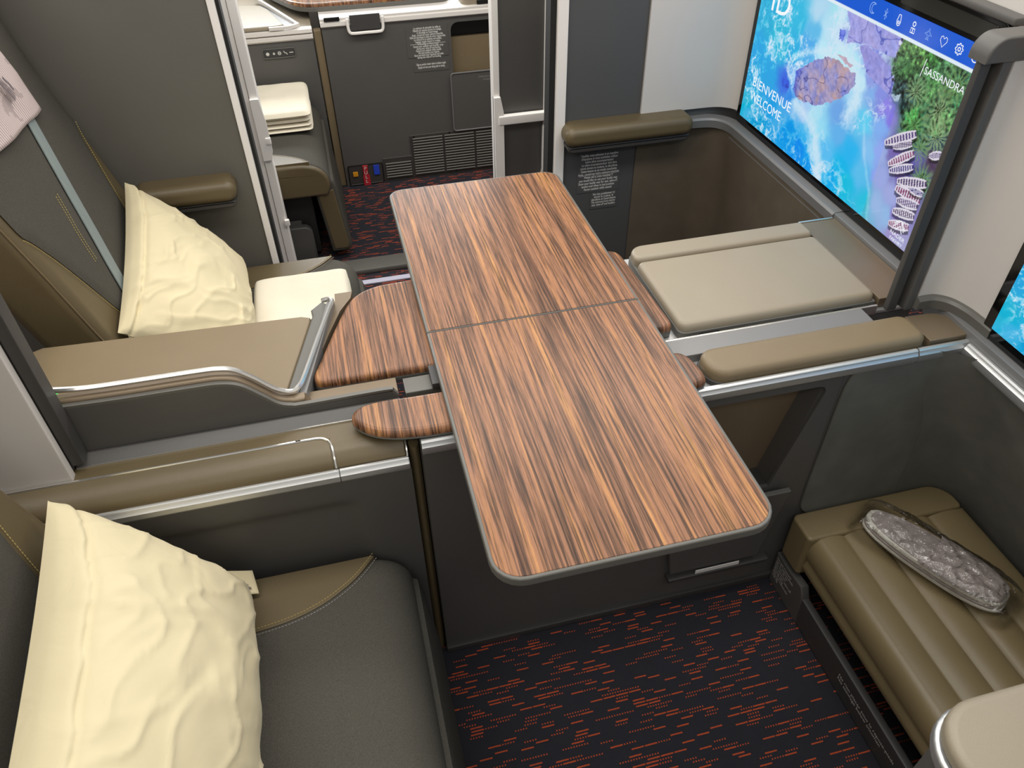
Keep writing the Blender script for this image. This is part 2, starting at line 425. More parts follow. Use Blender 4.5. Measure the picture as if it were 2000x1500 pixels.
def dashes(path, ln, gap, r, bm=None, upv=(0, 0, 1)):
    """little thread dashes along a dense path"""
    bm = bm or bmesh.new(); P = [Vector(p) for p in path]; acc = 0; 
    seg = []; 
    for a, b in zip(P[:-1], P[1:]):
        seg.append((acc, a, b)); acc += (b-a).length
    def at(d):
        for s0, a, b in reversed(seg):
            if d >= s0: 
                L = (b-a).length
                return a+(b-a)*min(1, (d-s0)/max(L, 1e-9))
        return P[0]
    d = 0
    while d+ln < acc:
        sweep([at(d), at(d+ln)], circ(r, 4), upv, bm=bm); d += ln+gap
    return bm

def ribbon(path, t0, t1):
    """closed outline made of a plan path offset to both sides"""
    P = [Vector((p[0], p[1])) for p in path]; A = []; Bq = []
    for i in range(len(P)):
        t = (P[min(i+1, len(P)-1)]-P[max(i-1, 0)]).normalized(); q = Vector((-t.y, t.x))
        A.append(P[i]+q*t0); Bq.append(P[i]+q*t1)
    return [(v.x, v.y) for v in A]+[(v.x, v.y) for v in reversed(Bq)]
def c2(pts, n=6): return [(v.x, v.y) for v in catmull([(p[0], p[1], 0) for p in pts], n)]

# ================================================================== SETTING
struct(mesh_obj('floor', B(-2.2, 2.2, -1.4, 4.1, -.03, 0), 'carpet', smooth=0), 'dark cabin carpet woven with short orange dashes')
struct(mesh_obj('wall_back_left', B(-1.9, -.224, 2.0, 2.05, 0, 1.38, bev=.004), 'wallg'), 'plain charcoal wall behind the far seat')
o = struct(mesh_obj('trim_1', B(-.2235, -.2055, 1.992, 2.058, 0, 1.38, bev=.003), 'doorw'), 'white edge trim of the charcoal wall beside the aisle opening')
mesh_obj('gap_shade', B(-.205, -.197, 2.005, 2.05, 0, 1.38), 'gap_shade', o)  # black strip stands in for the dark view through the gap
struct(mesh_obj('wall_back_right', B(.6435, 1.3, 2.0, 2.05, 0, 1.38, bev=.003), 'wallb'), 'slate grey wall below and beside the tan wall armrest')
o = struct(mesh_obj('trim_2', B(.6145, .643, 1.99, 2.058, 0, 1.38, bev=.003), 'doorw'), 'white edge trim at the right side of the aisle opening')
mesh_obj('gap_shade', B(.598, .614, 2.005, 2.05, 0, 1.38), 'gap_shade', o)  # shade of the gap beside this trim, drawn as a black strip

# shell behind the far screen: white curved panel, ledge, suede footwell
fpath = c2([(.868, 1.992), (.94, 1.992), (1.05, 1.992), (1.10, 1.988), (1.130, 1.972), (1.143, 1.955), (1.149, 1.944)], 6)
struct(mesh_obj('wall_shell_far', prism(ribbon(fpath, 0, .012), 'z', .722, 1.42, bev=.003, seg=2, both=True), 'white'), 'white curved shell panel beside the far screen')
lpath = c2([(.98, 1.986), (1.04, 1.986), (1.085, 1.978), (1.112, 1.956), (1.124, 1.925), (1.127, 1.88), (1.127, 1.7), (1.127, 1.385)], 6)
struct(mesh_obj('trim_3', sweep([(p[0], p[1], .69) for p in lpath], [(-.018, -.018), (.010, -.018), (.012, .004), (.007, .009), (-.018, .011)]), 'satin'), 'grey ledge curving round below the far screen')
def foot(y1, y2, xs, xb, r, ztop, zbot, s0=0, s1=1):
    def fn(s, t):
        s = s0+(s1-s0)*s
        z = ztop+(zbot-ztop)*t; X = xb(z); L1 = max(.001, X-r-xs); L2 = (y1-r)-y2
        if s < .3: return (xs+L1*s/.3, y1, z)
        if s < .6:
            a = (s-.3)/.3*math.pi/2
            return (X-r+r*math.sin(a), y1-r+r*math.cos(a), z)
        return (X, y1-r-L2*(s-.6)/.4, z)
    return grid(fn, 40, 8)
xf = lambda z: 1.118+.05*(.69-z)
struct(mesh_obj('wall_footwell_far', foot(1.996, 1.30, .866, xf, .075, .678, .0), 'felt_b', wn=False), 'brown suede lining of the far footwell')
struct(mesh_obj('wall_footwell_near', foot(.908, -.5, .90, lambda z: 1.120+.34*(.68-z), .10, .672, .0), 'felt', wn=False), 'dark suede lining of the near footwell')
struct(mesh_obj('trim_6', B(1.1195, 1.157, -1.0, 1.944, .655, .698, bev=.002), 'satin'), 'grey shelf closing the gap below the screens')
struct(mesh_obj('wall_front', B(1.158, 1.5, -1.0, 2.05, .705, 1.42, bev=.01), 'white'), 'white shell carrying the screens')
npath = c2([(1.068, 1.012), (1.080, 1.013), (1.105, 1.01), (1.128, .99), (1.14, .955), (1.143, .92), (1.143, .89)], 6)
def curved(path, t0, t1, z0, ztop):
    P = path; out = bmesh.new()
    return prism(ribbon(P, t0, t1), 'z', z0, ztop, bev=.008, seg=3, bm=out)
struct(mesh_obj('wall_divider_right', curved(npath, 0, .014, .722, 1.195), 'white'), 'white curved divider panel between the two screens')
struct(mesh_obj('trim_4', sweep([(p[0]-.004, p[1]-.004, .71) for p in npath], [(-.012, -.014), (.006, -.014), (.008, .006), (.003, .011), (-.012, .013)]), 'edge'), 'grey curved trim at the foot of the white divider panel')

# divider post
o = root('divider_post', 'dark grey upright divider post with black slot beside the large screen', 'post', (1.02, 1.035, .69))
mesh_obj('left_rail', B(1.013, 1.034, 1.02, 1.034, .69, 1.185, bev=.003), 'char_d', o)
mesh_obj('slot', B(1.0345, 1.05, 1.0345, 1.05, .69, 1.185), 'black', o)
mesh_obj('right_rail', B(1.047, 1.0665, 1.012, 1.05, .69, 1.18, bev=.004), 'char', o)
mesh_obj('cap', prism(rrect(1.010, 1.13, 1.172, 1.212, (0, 0, .004, .03)), 'y', 1.008, 1.052, bev=.004, both=True), 'char', o)
for i, z in enumerate((.75, .87, 1.0)):
    mesh_obj('screw', tube([(1.0415, 1.0344, z), (1.0415, 1.0325, z)], .0022, 8, upv=(0, 0, 1)), 'satin', o)

# left divider panel
struct(mesh_obj('wall_divider_left', B(-1.3, -.497, .972, .990, .668, 1.32, bev=.003), 'white'), 'pale grey divider panel at the left edge')
o = root('divider_housing', 'dark sliding divider housing behind the pale left panel', 'divider', (-.6, 1.0, .67))
mesh_obj('housing', B(-1.3, -.4975, .9905, 1.022, .676, 1.32, bev=.002), 'char_d', o)
mesh_obj('edge_strip', B(-.497, -.478, .9905, 1.022, .686, 1.32, bev=.002), 'char_d', o)
mesh_obj('silver_edge', B(-1.3, -.503, 1.026, 1.05, .815, 1.32, bev=.004), 'white', o)

# across the aisle
struct(mesh_obj('floor_sill', B(-.246, .775, 2.505, 2.59, 0, .022, bev=.006), 'edge'), 'grey door sill across the aisle')
struct(mesh_obj('floor_track', B(-1.0, 1.2, 2.435, 2.462, 0, .005, bev=.001), 'floor_strip'), 'pale seat track cover along the aisle carpet')
struct(mesh_obj('wall_aisle_left', B(-1.9, -.252, 2.52, 2.57, 0, 1.38), 'wallg'), 'wall of the suite across the aisle')
struct(mesh_obj('wall_aisle_right', B(.79, 2.0, 2.52, 2.57, 0, 1.38), 'wallg'), 'wall of the suite across the aisle')
struct(mesh_obj('wall_window', B(-2.2, 2.2, 4.05, 4.1, 0, 1.0), 'white'), 'cabin side wall')
o = root('door_post', 'white upright door post left of the suite across the aisle', 'post', (-.225, 2.53, 0))
mesh_obj('outer_strip', B(-.250, -.226, 2.495, 2.56, 0, 1.38, bev=.003), 'doorw', o)
mesh_obj('inner_strip', B(-.2245, -.198, 2.488, 2.55, .06, 1.38, bev=.004), 'doorw', o)
mesh_obj('bevel_block', prism([(-.2245, .50), (-.198, .50), (-.190, .53), (-.190, .62), (-.198, .70), (-.2245, .70)], 'y', 2.478, 2.4905, bev=.003), 'doorw', o)
for z in (.565, .27):
    mesh_obj('bumper', B(-.205, -.188, 2.474, 2.488, z-.012, z+.012, bev=.004), 'doorw', o)
o = struct(root('door_1', 'partly slid charcoal aisle door in a white frame with a crossbar', 'door', (.65, 2.52, 0)))
del o['category']
mesh_obj('panel', B(.572, .734, 2.515, 2.535, .02, 1.38), 'char', o)
mesh_obj('frame_strip', B(.552, .574, 2.50, 2.545, .01, 1.38, bev=.004), 'doorw', o)
mesh_obj('frame_block', prism([(.552, .02), (.584, .02), (.584, .57), (.574, .62), (.552, .62)], 'y', 2.49, 2.5155, bev=.004), 'doorw', o)
mesh_obj('frame_strip', B(.730, .757, 2.50, 2.545, .01, 1.38, bev=.004), 'doorw', o)
mesh_obj('crossbar', B(.566, .733, 2.485, 2.51, .525, .556, bev=.004), 'doorw', o)
mesh_obj('pull_handle', prism([(.722, .35), (.728, .35), (.731, .37), (.731, .50), (.726, .51), (.722, .50)], 'y', 2.478, 2.502, bev=.002), 'doorw', o)
mesh_obj('lower_wedge', prism([(.716, .02), (.733, .02), (.733, .40), (.729, .36), (.716, .30)], 'y', 2.492, 2.512, bev=.002), 'doorw', o)
mesh_obj('gap_shade', B(.7575, .79, 2.52, 2.56, 0, 1.38), 'gap_shade', o)  # darkness between door frame and wall, painted as a black filler

# ================================================================== SCREENS
def vnoise(x, y, seed):
    rs = np.random.RandomState(seed); T = rs.rand(256, 256)
    xi = np.floor(x).astype(int); yi = np.floor(y).astype(int); fx = x-xi; fy = y-yi
    fx = fx*fx*(3-2*fx); fy = fy*fy*(3-2*fy)
    g = lambda a, b: T[a % 256, b % 256]
    return (g(xi, yi)*(1-fx)+g(xi+1, yi)*fx)*(1-fy)+(g(xi, yi+1)*(1-fx)+g(xi+1, yi+1)*fx)*fy
def fbm(x, y, seed, o=4):
    s = 0; a = .5; tot = 0
    for i in range(o):
        s = s+a*vnoise(x*2**i, y*2**i, seed+i); tot += a; a *= .55
    return s/tot
def inpoly(u, v, pts):
    r = np.zeros(u.shape, bool); n = len(pts); j = n-1
    for i in range(n):
        (xi, yi), (xj, yj) = pts[i], pts[j]
        c = ((yi > v) != (yj > v)) & (u < (xj-xi)*(v-yi)/(yj-yi+1e-12)+xi); r ^= c; j = i
    return r
LM = "0.045,0.276,0,175,215;0.03,0.183,0,170,225;0.024,0.128,0,170,220;0.015,0.04,10,185,215;0.041,0.014,80,190,230;0.097,0.022,0,165,215;0.107,0.257,0,185,215;0.193,0.234,20,180,225;0.144,0.231,30,190,220;0.186,0.303,40,190,225;0.256,0.3,110,195,235;0.257,0.345,190,225,245;0.314,0.317,200,235,250;0.314,0.272,200,240,255;0.251,0.264,90,180,235;0.337,0.356,180,235,245;0.373,0.323,170,190,235;0.374,0.28,190,245,255;0.411,0.365,170,180,235;0.453,0.357,165,175,235;0.405,0.3,200,240,255;0.431,0.287,195,240,255;0.45,0.325,180,190,240;0.487,0.326,150,160,230;0.524,0.357,170,180,235;0.48,0.375,150,170,240;0.217,0.18,150,200,245;0.189,0.158,60,110,220;0.224,0.138,60,150,230;0.104,0.141,0,170,225;0.152,0.092,40,170,230;0.188,0.072,90,185,235;0.244,0.12,150,205,245;0.294,0.12,185,215,250;0.339,0.125,190,235,250;0.368,0.111,170,230,250;0.314,0.076,80,190,240;0.251,0.05,0,160,230;0.309,0.034,0,150,235;0.369,0.06,170,225,250;0.409,0.025,190,230,250;0.355,0.014,0,160,235;0.413,0.066,110,200,245;0.427,0.172,130,180,235;0.447,0.131,120,190,240;0.501,0.106,60,190,240;0.482,0.059,30,190,235;0.515,0.036,20,195,225;0.457,0.021,20,180,235;0.601,0.029,50,200,225;0.554,0.081,110,200,240;0.566,0.135,150,205,245;0.521,0.185,120,215,245;0.469,0.211,180,225,250;0.467,0.255,200,240,255;0.494,0.275,150,165,230;0.521,0.295,150,150,220;0.509,0.248,150,190,240;0.54,0.259,150,160,230;0.569,0.238,160,150,235;0.593,0.225,150,140,230;0.573,0.195,150,190,245;0.597,0.148,165,185,245;0.622,0.101,165,180,245;0.632,0.045,160,195,245;0.671,0.041,150,195,245;0.666,0.086,170,180,240;0.708,0.023,170,150,215;0.636,0.177,130,110,195;0.669,0.147,120,95,180;0.708,0.108,130,105,195;0.7,0.056,150,130,215;0.697,0.159,80,70,150;0.733,0.154,90,130,120;0.701,0.183,110,100,190;0.737,0.002,170,170,220;0.567,0.341,110,150,90;0.586,0.366,130,185,90;0.627,0.35,120,180,90;0.648,0.367,90,180,80;0.594,0.32,90,140,70;0.594,0.289,60,90,90;0.636,0.304,60,110,80;0.675,0.318,110,190,90;0.699,0.355,90,150,100;0.74,0.36,60,130,100;0.622,0.268,40,80,80;0.656,0.25,70,180,80;0.689,0.263,50,110,80;0.714,0.303,90,110,80;0.738,0.312,40,120,80;0.659,0.23,60,150,80;0.724,0.257,80,140,80;0.744,0.275,90,170,90;0.7,0.215,50,90,90;0.738,0.232,40,70,90;0.737,0.34,90,150,90;0.739,0.201,90,60,100"
ROCK1 = [(0.222, 0.196), (0.268, 0.23), (0.332, 0.268), (0.375, 0.269), (0.409, 0.266), (0.445, 0.263), (0.451, 0.244), (0.444, 0.224), (0.419, 0.201), (0.392, 0.183), (0.333, 0.152), (0.306, 0.148), (0.26, 0.14), (0.229, 0.151)]
ROCK2 = [(0.361, 0.37), (0.498, 0.374), (0.56, .372), (.555, .33), (0.521, 0.329), (0.463, 0.332), (0.388, 0.315), (0.383, 0.345)]
ROCK3 = [(0.433, 0.32), (0.46, 0.331), (0.528, 0.317), (.57, .30), (.575, .262), (0.544, 0.266), (0.501, 0.27), (0.466, 0.287)]
CHIPS = [[(0.366, 0.281), (0.378, 0.285), (0.43, 0.276), (0.422, 0.268)], [(0.353, 0.333), (0.374, 0.337), (0.375, 0.313), (0.357, 0.31)]]
DARK1 = [(0.168, 0.16), (0.2, 0.167), (0.209, 0.148), (0.176, 0.141)]
BOATS = [(0.599, 0.173, 0.678, 0.226, 0.016), (0.627, 0.176, 0.676, 0.205, 0.013), (0.629, 0.139, 0.689, 0.19, 0.015), (0.638, 0.128, 0.7, 0.165, 0.014), (0.73, 0.202, 0.762, 0.218, 0.013), (0.67, 0.12, 0.75, 0.151, 0.017), (0.672, 0.106, 0.75, 0.114, 0.018), (0.711, 0.122, 0.751, 0.129, 0.012), (0.687, 0.085, 0.748, 0.101, 0.017), (0.686, 0.06, 0.75, 0.078, 0.016), (0.686, 0.03, 0.746, 0.051, 0.016)]
PALMS = [(0.663, 0.237, .045), (0.714, 0.288, .05), (0.673, 0.322, .05), (0.734, 0.344, .045), (0.733, 0.24, .045), (0.595, 0.35, .04), (0.733, 0.154, .035), (0.64, 0.296, .035), (0.576, 0.324, .03), (.70, .205, .03)]
DW, DH = .772, .42
def picture(nu, nv):
    u, v = np.meshgrid(np.linspace(0, DW, nu+1), np.linspace(0, DH, nv+1), indexing='ij')
    wu = u+.012*(fbm(u*40, v*40, 3)-.5)*2; wv = v+.012*(fbm(u*40, v*40, 9)-.5)*2
    L = np.array([[float(a) for a in s.split(',')] for s in LM.split(';')])
    num = np.zeros(u.shape+(3,)); den = np.zeros(u.shape)
    for r in L:
        d = (wu-r[0])**2+(wv-r[1])**2+2e-5; k = 1/d**1.9
        num += k[..., None]*r[2:5]; den += k
    C = num/den[..., None]
    green = (C[..., 1]*1.0 > C[..., 2]*.98)
    # foam lace on the water
    rid = 1-np.abs(2*fbm(wu*26, wv*30, 21, 5)-1); rid2 = 1-np.abs(2*fbm(wu*70, wv*75, 41, 3)-1)
    zone = fbm(u*9, v*9, 55, 3)
    fo = np.clip((rid-.86)/.1, 0, 1)*np.clip((zone-.38)/.2, 0, 1)*.75 + np.clip((rid2-.88)/.1, 0, 1)*np.clip((zone-.48)/.14, 0, 1)*.7
    fo = np.where(green | (u > .60), fo*.15, fo)
    C = C+(np.array([225, 240, 255])-C)*np.clip(fo, 0, 1)[..., None]
    # surf tongue below the rock and along its right side
    def tongue(pts, wd, br=1.0):
        nonlocal C
        dmin = np.full(u.shape, 9.)
        for (a, b), (c, d) in zip(pts[:-1], pts[1:]):
            t = np.clip(((u-a)*(c-a)+(v-b)*(d-b))/((c-a)**2+(d-b)**2), 0, 1)
            dmin = np.minimum(dmin, np.hypot(u-a-t*(c-a), v-b-t*(d-b)))
        k = np.clip(1.3-dmin/wd+.9*(fbm(u*60, v*60, 71, 4)-.5), 0, 1)*br
        hole = np.clip((fbm(u*110, v*110, 81, 3)-.52)/.08, 0, 1)*.55
        k = k*(1-hole*np.clip(dmin/wd*1.4, .3, 1))
        C = C+(np.array([222, 242, 255])-C)*k[..., None]
    tongue([(.345, .36), (.35, .31), (.40, .285), (.46, .25), (.47, .215), (.455, .17)], .022, .85)
    tongue([(.25, .13), (.30, .115), (.36, .09), (.385, .05), (.41, .0)], .018, .75)
    tongue([(.20, .225), (.24, .245), (.30, .268), (.34, .28)], .010, .7)
    tongue([(.52, .18), (.55, .12), (.60, .06), (.62, .0)], .006, .35)
    # rocks
    for pts, base, alt, dk in ((ROCK1, (128, 142, 218), (206, 184, 196), (84, 86, 150)), (ROCK2, (164, 172, 236), (190, 182, 226), (100, 110, 190)), (ROCK3, (150, 160, 228), (186, 172, 220), (92, 100, 180)), (CHIPS[0], (196, 172, 196), (206, 186, 196), (130, 110, 160)), (CHIPS[1], (120, 140, 226), (140, 150, 230), (70, 90, 190)), (DARK1, (42, 92, 214), (60, 110, 220), (30, 60, 170))):
        ins = inpoly(u+.006*(fbm(u*70, v*70, 5)-.5)*2, v+.006*(fbm(u*70, v*70, 6)-.5)*2, pts)
        f = fbm(u*38+v*30, v*38-u*10, 12, 4)[..., None]
        col = np.array(base)*(1-f)+np.array(alt)*f
        cr = np.clip((1-np.abs(2*fbm(u*22+3, v*26, 33, 3)-1)-.955)/.03, 0, 1)[..., None]
        col = col*(1-cr*.8)+np.array(dk)*cr*.8
        col = col+(fbm(u*150+v*60, v*150, 61, 3)[..., None]-.5)*45+(np.array((26, 8, -24))*np.clip((fbm(u*30, v*30, 77, 3)-.55)/.15, 0, 1)[..., None] if pts is ROCK1 else 0)
        lf = np.clip((.255-u)/.03, 0, 1)[..., None] if pts is ROCK1 else 0
        col = col*(1-lf*.7)+np.array((62, 92, 220))*lf*.7
        C = np.where(ins[..., None], col, C)
    # trees
    gm = green & (u > .55)
    sp = fbm(u*160, v*160, 91, 3)[..., None]
    C = np.where(gm[..., None], C*np.clip(-.35+2.3*sp, .10, 1.5), C)
    for i, (cu_, cv_, rr) in enumerate(PALMS):
        d = np.hypot(u-cu_, v-cv_); an = np.arctan2(v-cv_, u-cu_)
        st = np.sin(an*(13+i % 3)+6*vnoise(d*90+i*7, an*1.5+9, 17))*.5+.5
        k = np.clip(1.15-d/rr, 0, 1)**.7*np.where(st > .45, .85, .12)*(d < rr)
        c = np.array([(132, 186, 108), (168, 200, 140), (84, 150, 96)][i % 3])
        C = C+(c-C)*k[..., None]
        C = C*(1-.25*np.clip(1-d/(rr*.2), 0, 1))[..., None]
    # boats on the beach
    for i, (a, b, c, d, wd) in enumerate(BOATS):
        wd *= 1.35
        ln = math.hypot(c-a, d-b); s = ((u-a)*(c-a)+(v-b)*(d-b))/ln**2; t = (-(u-a)*(d-b)+(v-b)*(c-a))/ln
        prof = wd/2*np.sqrt(np.clip(np.sin(np.pi*np.clip(s*.8+.06, 0, 1)), 0, 1))
        ins = (np.abs(t) < prof) & (s > 0) & (s < 1)
        edge = (np.abs(t) > prof*.62) | ((s*11) % 1 < .42)
        hull = [(96, 70, 140), (90, 66, 120), (150, 60, 120), (60, 50, 150)][i % 4]
        col = np.where(edge[..., None], np.array((232, 226, 240)), np.array(hull))
        sh = (np.abs(t+wd*.35) < prof) & (s > 0) & (s < 1) & ~ins
        C = np.where(sh[..., None], C*.6, C); C = np.where(ins[..., None], col, C)
    # menu bar
    bar = v > .378
    C = np.where(bar[..., None], np.array((10, 92, 218))+np.array((50, 10, 0))*np.clip(.5-np.abs(u-.60)/.16, 0, 1)[..., None]*1.4, C)
    C = np.where((np.abs(v-.3755) < .0028)[..., None], np.array((232, 246, 255)), C)
    C = np.clip(C, 0, 255)/255
    lum = C.mean(-1, keepdims=True); sat = np.where((gm | (u > .60))[..., None], .85, 1.12)
    C = np.where((v > .372)[..., None], C, np.clip(lum+(C-lum)*sat, 0, 1)**1.12)
    return np.where(C <= .04045, C/12.92, ((C+.055)/1.055)**2.4)
def make_screen():
    X, Y0, Z0 = 1.1385, 1.918, .724
    t = root('wall_screen', 'large wall screen with blue menu bar, coast picture and BIENVENUE WELCOME', 'screen', (X, 1.53, Z0-.024), 'wall screens')
    mesh_obj('bezel', prism(rrect(1.118, 1.941, .699, 1.192, .012), 'x', 1.158, 1.140, bev=.004), 'bezel', t)
    mesh_obj('top_strip', prism(rrect(1.14, 1.40, 1.152, 1.182, .004), 'x', 1.140, 1.1385, bev=.0006, seg=1), 'glassd', t)
    mesh_obj('top_frame', B(1.128, 1.157, 1.10, 1.943, 1.1925, 1.206, bev=.004), 'char', t)
    nu, nv = 460, 250
    me = bpy.data.meshes.new('display')
    px = picture(nu, nv)
    u, v = np.meshgrid(np.linspace(0, DW, nu+1), np.linspace(0, DH, nv+1), indexing='ij')
    base = wloc(t)
    co = np.stack([np.full(u.shape, X-base.x), Y0-u-base.y, Z0+v-base.z], -1).reshape(-1, 3)
    idx = np.arange((nu+1)*(nv+1)).reshape(nu+1, nv+1)
    q = np.stack([idx[:-1, :-1], idx[:-1, 1:], idx[1:, 1:], idx[1:, :-1]], -1).reshape(-1, 4)
    me.from_pydata(co.tolist(), [], q.tolist())
    ca = me.color_attributes.new('pic', 'FLOAT_COLOR', 'POINT')
    ca.data.foreach_set('color', np.concatenate([px.reshape(-1, 3), np.ones((len(co), 1))], 1).astype(np.float32).ravel())
    me.materials.append(M['pic'])
    d = bpy.data.objects.new('display', me); COL.objects.link(d); d.parent = t
    d['label'] = 'lit display showing turquoise sea, rocks, palms and boats'
    R_, U_ = (0, -1, 0), (0, 0, 1)
    def at(a, b): return (X-.0008, Y0-a, Z0+b)
    mesh_obj('welcome_text', text_bm('BIENVENUE', .034, at(.036, .097), R_, U_, width=.198), 'glow', d, smooth=0)
    mesh_obj('welcome_text', text_bm('WELCOME', .034, at(.038, .060), R_, U_, width=.163), 'glow', d, smooth=0)
    mesh_obj('title_text', text_bm('ID', .085, at(.050, .293), R_, U_, width=.082), 'glow', d, smooth=0)
    mesh_obj('place_text', text_bm('SASSANDRA', .020, at(.643, .333), R_, U_, width=.114), 'glow', d, smooth=0)
    mesh_obj('place_slash', strokes([[(0, 0), (.004, .034)]], .0016, at(.636, .325), R_, U_), 'glow', d, smooth=0)
    mesh_obj('credit_text', text_bm('NADER', .0125, at(.700, .015), R_, U_, width=.048), 'glow', d, smooth=0)
    mesh_obj('credit_text', text_bm('FAKHRY', .0105, at(.704, .003), R_, U_, width=.042), 'glow', d, smooth=0)
    k = .0026
    mesh_obj('credit_mark', strokes([[(0, .004), (.018, .026), (.034, .006)], [(.010, .002), (.020, .014), (.030, .0)], [(.002, .012), (.012, .024)], [(.022, .024), (.036, .010)]], .0022, at(.704, .028), R_, U_), 'glow', d, smooth=0)
    s = .0105
    def I(name, polys, cx, wd=.0016, m='glow'):
        mesh_obj(name, strokes([[(x*s, y*s) for x, y in p] for p in polys], wd, at(cx, .399), R_, U_), m, d, smooth=0)
    I('moon_icon', [arc(0, 0, 1, 50, 310), arc(.45, 0, .8, 75, 285)], .443, .0012, 'glowd')
    I('wireless_icon', [[(-.5, .5), (.45, -.45), (0, -1), (0, 1), (.45, .45), (-.5, -.5)]], .487, .0011, 'glowd')
    I('lamp_icon', [[(-.25, 1), (.25, 1), (.55, -.2), (.4, -.75), (0, -.98), (-.4, -.75), (-.55, -.2), (-.25, 1)], arc(0, -.35, .22, 0, 360)], .531, .0018)
    I('person_icon', [arc(0, .55, .38, 0, 360), [(-.55, -1), (-.55, -.2), (.55, -.2), (.55, -1), (-.55, -1)], [(0, -.2), (0, -1)]], .577, .0019)
    I('plane_icon', [[(0, 1.05), (.2, .4), (1, -.1), (.2, -.1), (.15, -.6), (.45, -.95), (0, -.8), (-.45, -.95), (-.15, -.6), (-.2, -.1), (-1, -.1), (-.2, .4), (0, 1.05)]], .622, .0011, 'glowd')
    I('heart_icon', [[(0, -.95), (-.85, .1), (-.8, .65), (-.4, .85), (0, .45), (.4, .85), (.8, .65), (.85, .1), (0, -.95)]], .666, .0013)
    I('gear_icon', [[(r*math.cos(a), r*math.sin(a)) for a, r in [(2*math.pi*i/32, .95 if i % 4 < 2 else .72) for i in range(33)]], arc(0, 0, .3, 0, 360)], .710, .0018)
    I('power_icon', [arc(0, 0, .85, 125, 415), [(0, 1), (0, .2)]], .754, .0019)
    return t
def copy_tree(o, parent=None):
    c = o.copy(); COL.objects.link(c); c.parent = parent
    for ch in list(o.children): copy_tree(ch, c)
    return c
scr = make_screen()
scr2 = copy_tree(scr)
scr2.location = scr.location+Vector((-.006, -1.031, -.001))
scr2['label'] = 'second screen cut off by the right picture edge, showing cyan water'

# ================================================================== DINING TABLE
t = root('bifold_table', 'large unfolded wood-grain dining table spanning the centre console', 'table', (.324, 1.15, .66))
def leaf(y0, y1, rad):
    o = mesh_obj('table_leaf', prism(rrect(.112, .537, y0, y1, rad), 'z', .703, .7195, bev=.003, both=True), 'edge', t)
    ins = [max(.001, r-.006) if r else 0 for r in rad]
    mesh_obj('wood_top', prism(rrect(.1175, .5315, y0+.0055 if rad[0] else y0+.002, y1-.0055 if rad[2] else y1-.002, ins), 'z', .712, .7203, bev=.0006, seg=1), 'wood', o)
leaf(.577, 1.1495, (.046, .046, 0, 0)); leaf(1.1515, 1.735, (0, 0, .040, .036))
mesh_obj('hinge_strip', B(.114, .535, 1.1497, 1.1513, .703, .7185), 'char_d', t)
mesh_obj('support_plate', B(.10, .50, 1.022, 1.075, .688, .703, bev=.002), 'char_d', t)
mesh_obj('slide_bracket', prism([(.052, .672), (.13, .672), (.13, .687), (.052, .687)], 'y', 1.028, 1.07, bev=.002, both=True), 'edge', t)
mesh_obj('slide_bracket', prism([(.052, .615), (.068, .615), (.068, .6715), (.052, .6715)], 'y', 1.032, 1.066, bev=.002, both=True), 'edge', t)
mesh_obj('pivot_hub', prism(c2([(.075, .60), (.08, .63), (.095, .652), (.13, .664), (.20, .664)], 5)+[(.20, .60)], 'y', 1.012, 1.055, bev=.006), 'edge', t)

# ================================================================== WOOD SIDE SURFACES
def wood_top(name, label, pts, z0, z1, bev, base):
    o = root(name, label, 'side table', base)
    mesh_obj('wood_surface', prism(pts, 'z', z0, z1, bev=bev, seg=5), 'wood', o)
    P = [Vector((p[0], p[1])) for p in pts]; c = sum(P, Vector((0, 0)))/len(P)
    mesh_obj('base_trim', prism([(p[0], p[1]) for p in pts], 'z', z0-(.014 if z0 < .686 else .0065), z0-.0004, bev=.003, both=True), 'edge', o)
    return o
far_w = c2([(-.060, 1.082), (-.095, 1.086), (-.104, 1.104), (-.092, 1.14), (-.058, 1.235), (-.030, 1.305), (-.005, 1.343), (.035, 1.364), (.09, 1.369), (.20, 1.371)], 5)
far_w += c2([(.53, 1.371), (.556, 1.368), (.572, 1.350), (.576, 1.30)], 4)+c2([(.584, 1.11), (.582, 1.085), (.566, 1.077), (.52, 1.076)], 4)
wood_top('cocktail_table', 'wide wood-grain side surface reaching left under the far table leaf', far_w, .684, .6995, .009, (.24, 1.22, .66))
near_w = c2([(.10, .9115), (.06, .9135), (.02, .920), (-.012, .933), (-.036, .953), (-.047, .974), (-.042, .992), (-.022, 1.004), (.01, 1.008), (.06, 1.006)], 5)
near_w += c2([(.53, 1.0), (.556, .999), (.570, .985), (.577, .96)], 4)+c2([(.580, .935), (.576, .915), (.558, .9065), (.52, .906)], 4)
wood_top('armrest_table', 'narrow pointed wood-grain surface under the near table leaf', near_w, .688, .7015, .0105, (.25, .955, .66))

# ================================================================== FAR CONSOLE (left part)
t = root('seat_console', 'raised console with taupe pad and silver rim beside the far seat', 'console', (-.3, 1.19, 0))
mesh_obj('body', B(-.95, .0405, 1.0335, 1.332, 0, .662), 'char_d', t)
prof = [(-.495, .60), (-.495, .782), (-.40, .779), (-.29, .778), (-.245, .776), (-.215, .765), (-.185, .735), (-.165, .714), (-.145, .705), (-.12, .7025), (.015, .7035), (.030, .699), (.038, .688), (.040, .672), (.040, .60)]
top = c2(prof[1:13], 5)
mesh_obj('side_panel', prism([prof[0]]+top+[prof[13], prof[14]], 'y', 1.0325, 1.0245, bev=.003, seg=3), 'char', t)
mesh_obj('panel_edge', sweep([(p[0], 1.0285, p[1]+.0005) for p in top], [(-.004, -.003), (.004, -.003), (.004, .002), (-.004, .002)]), 'edge', t)
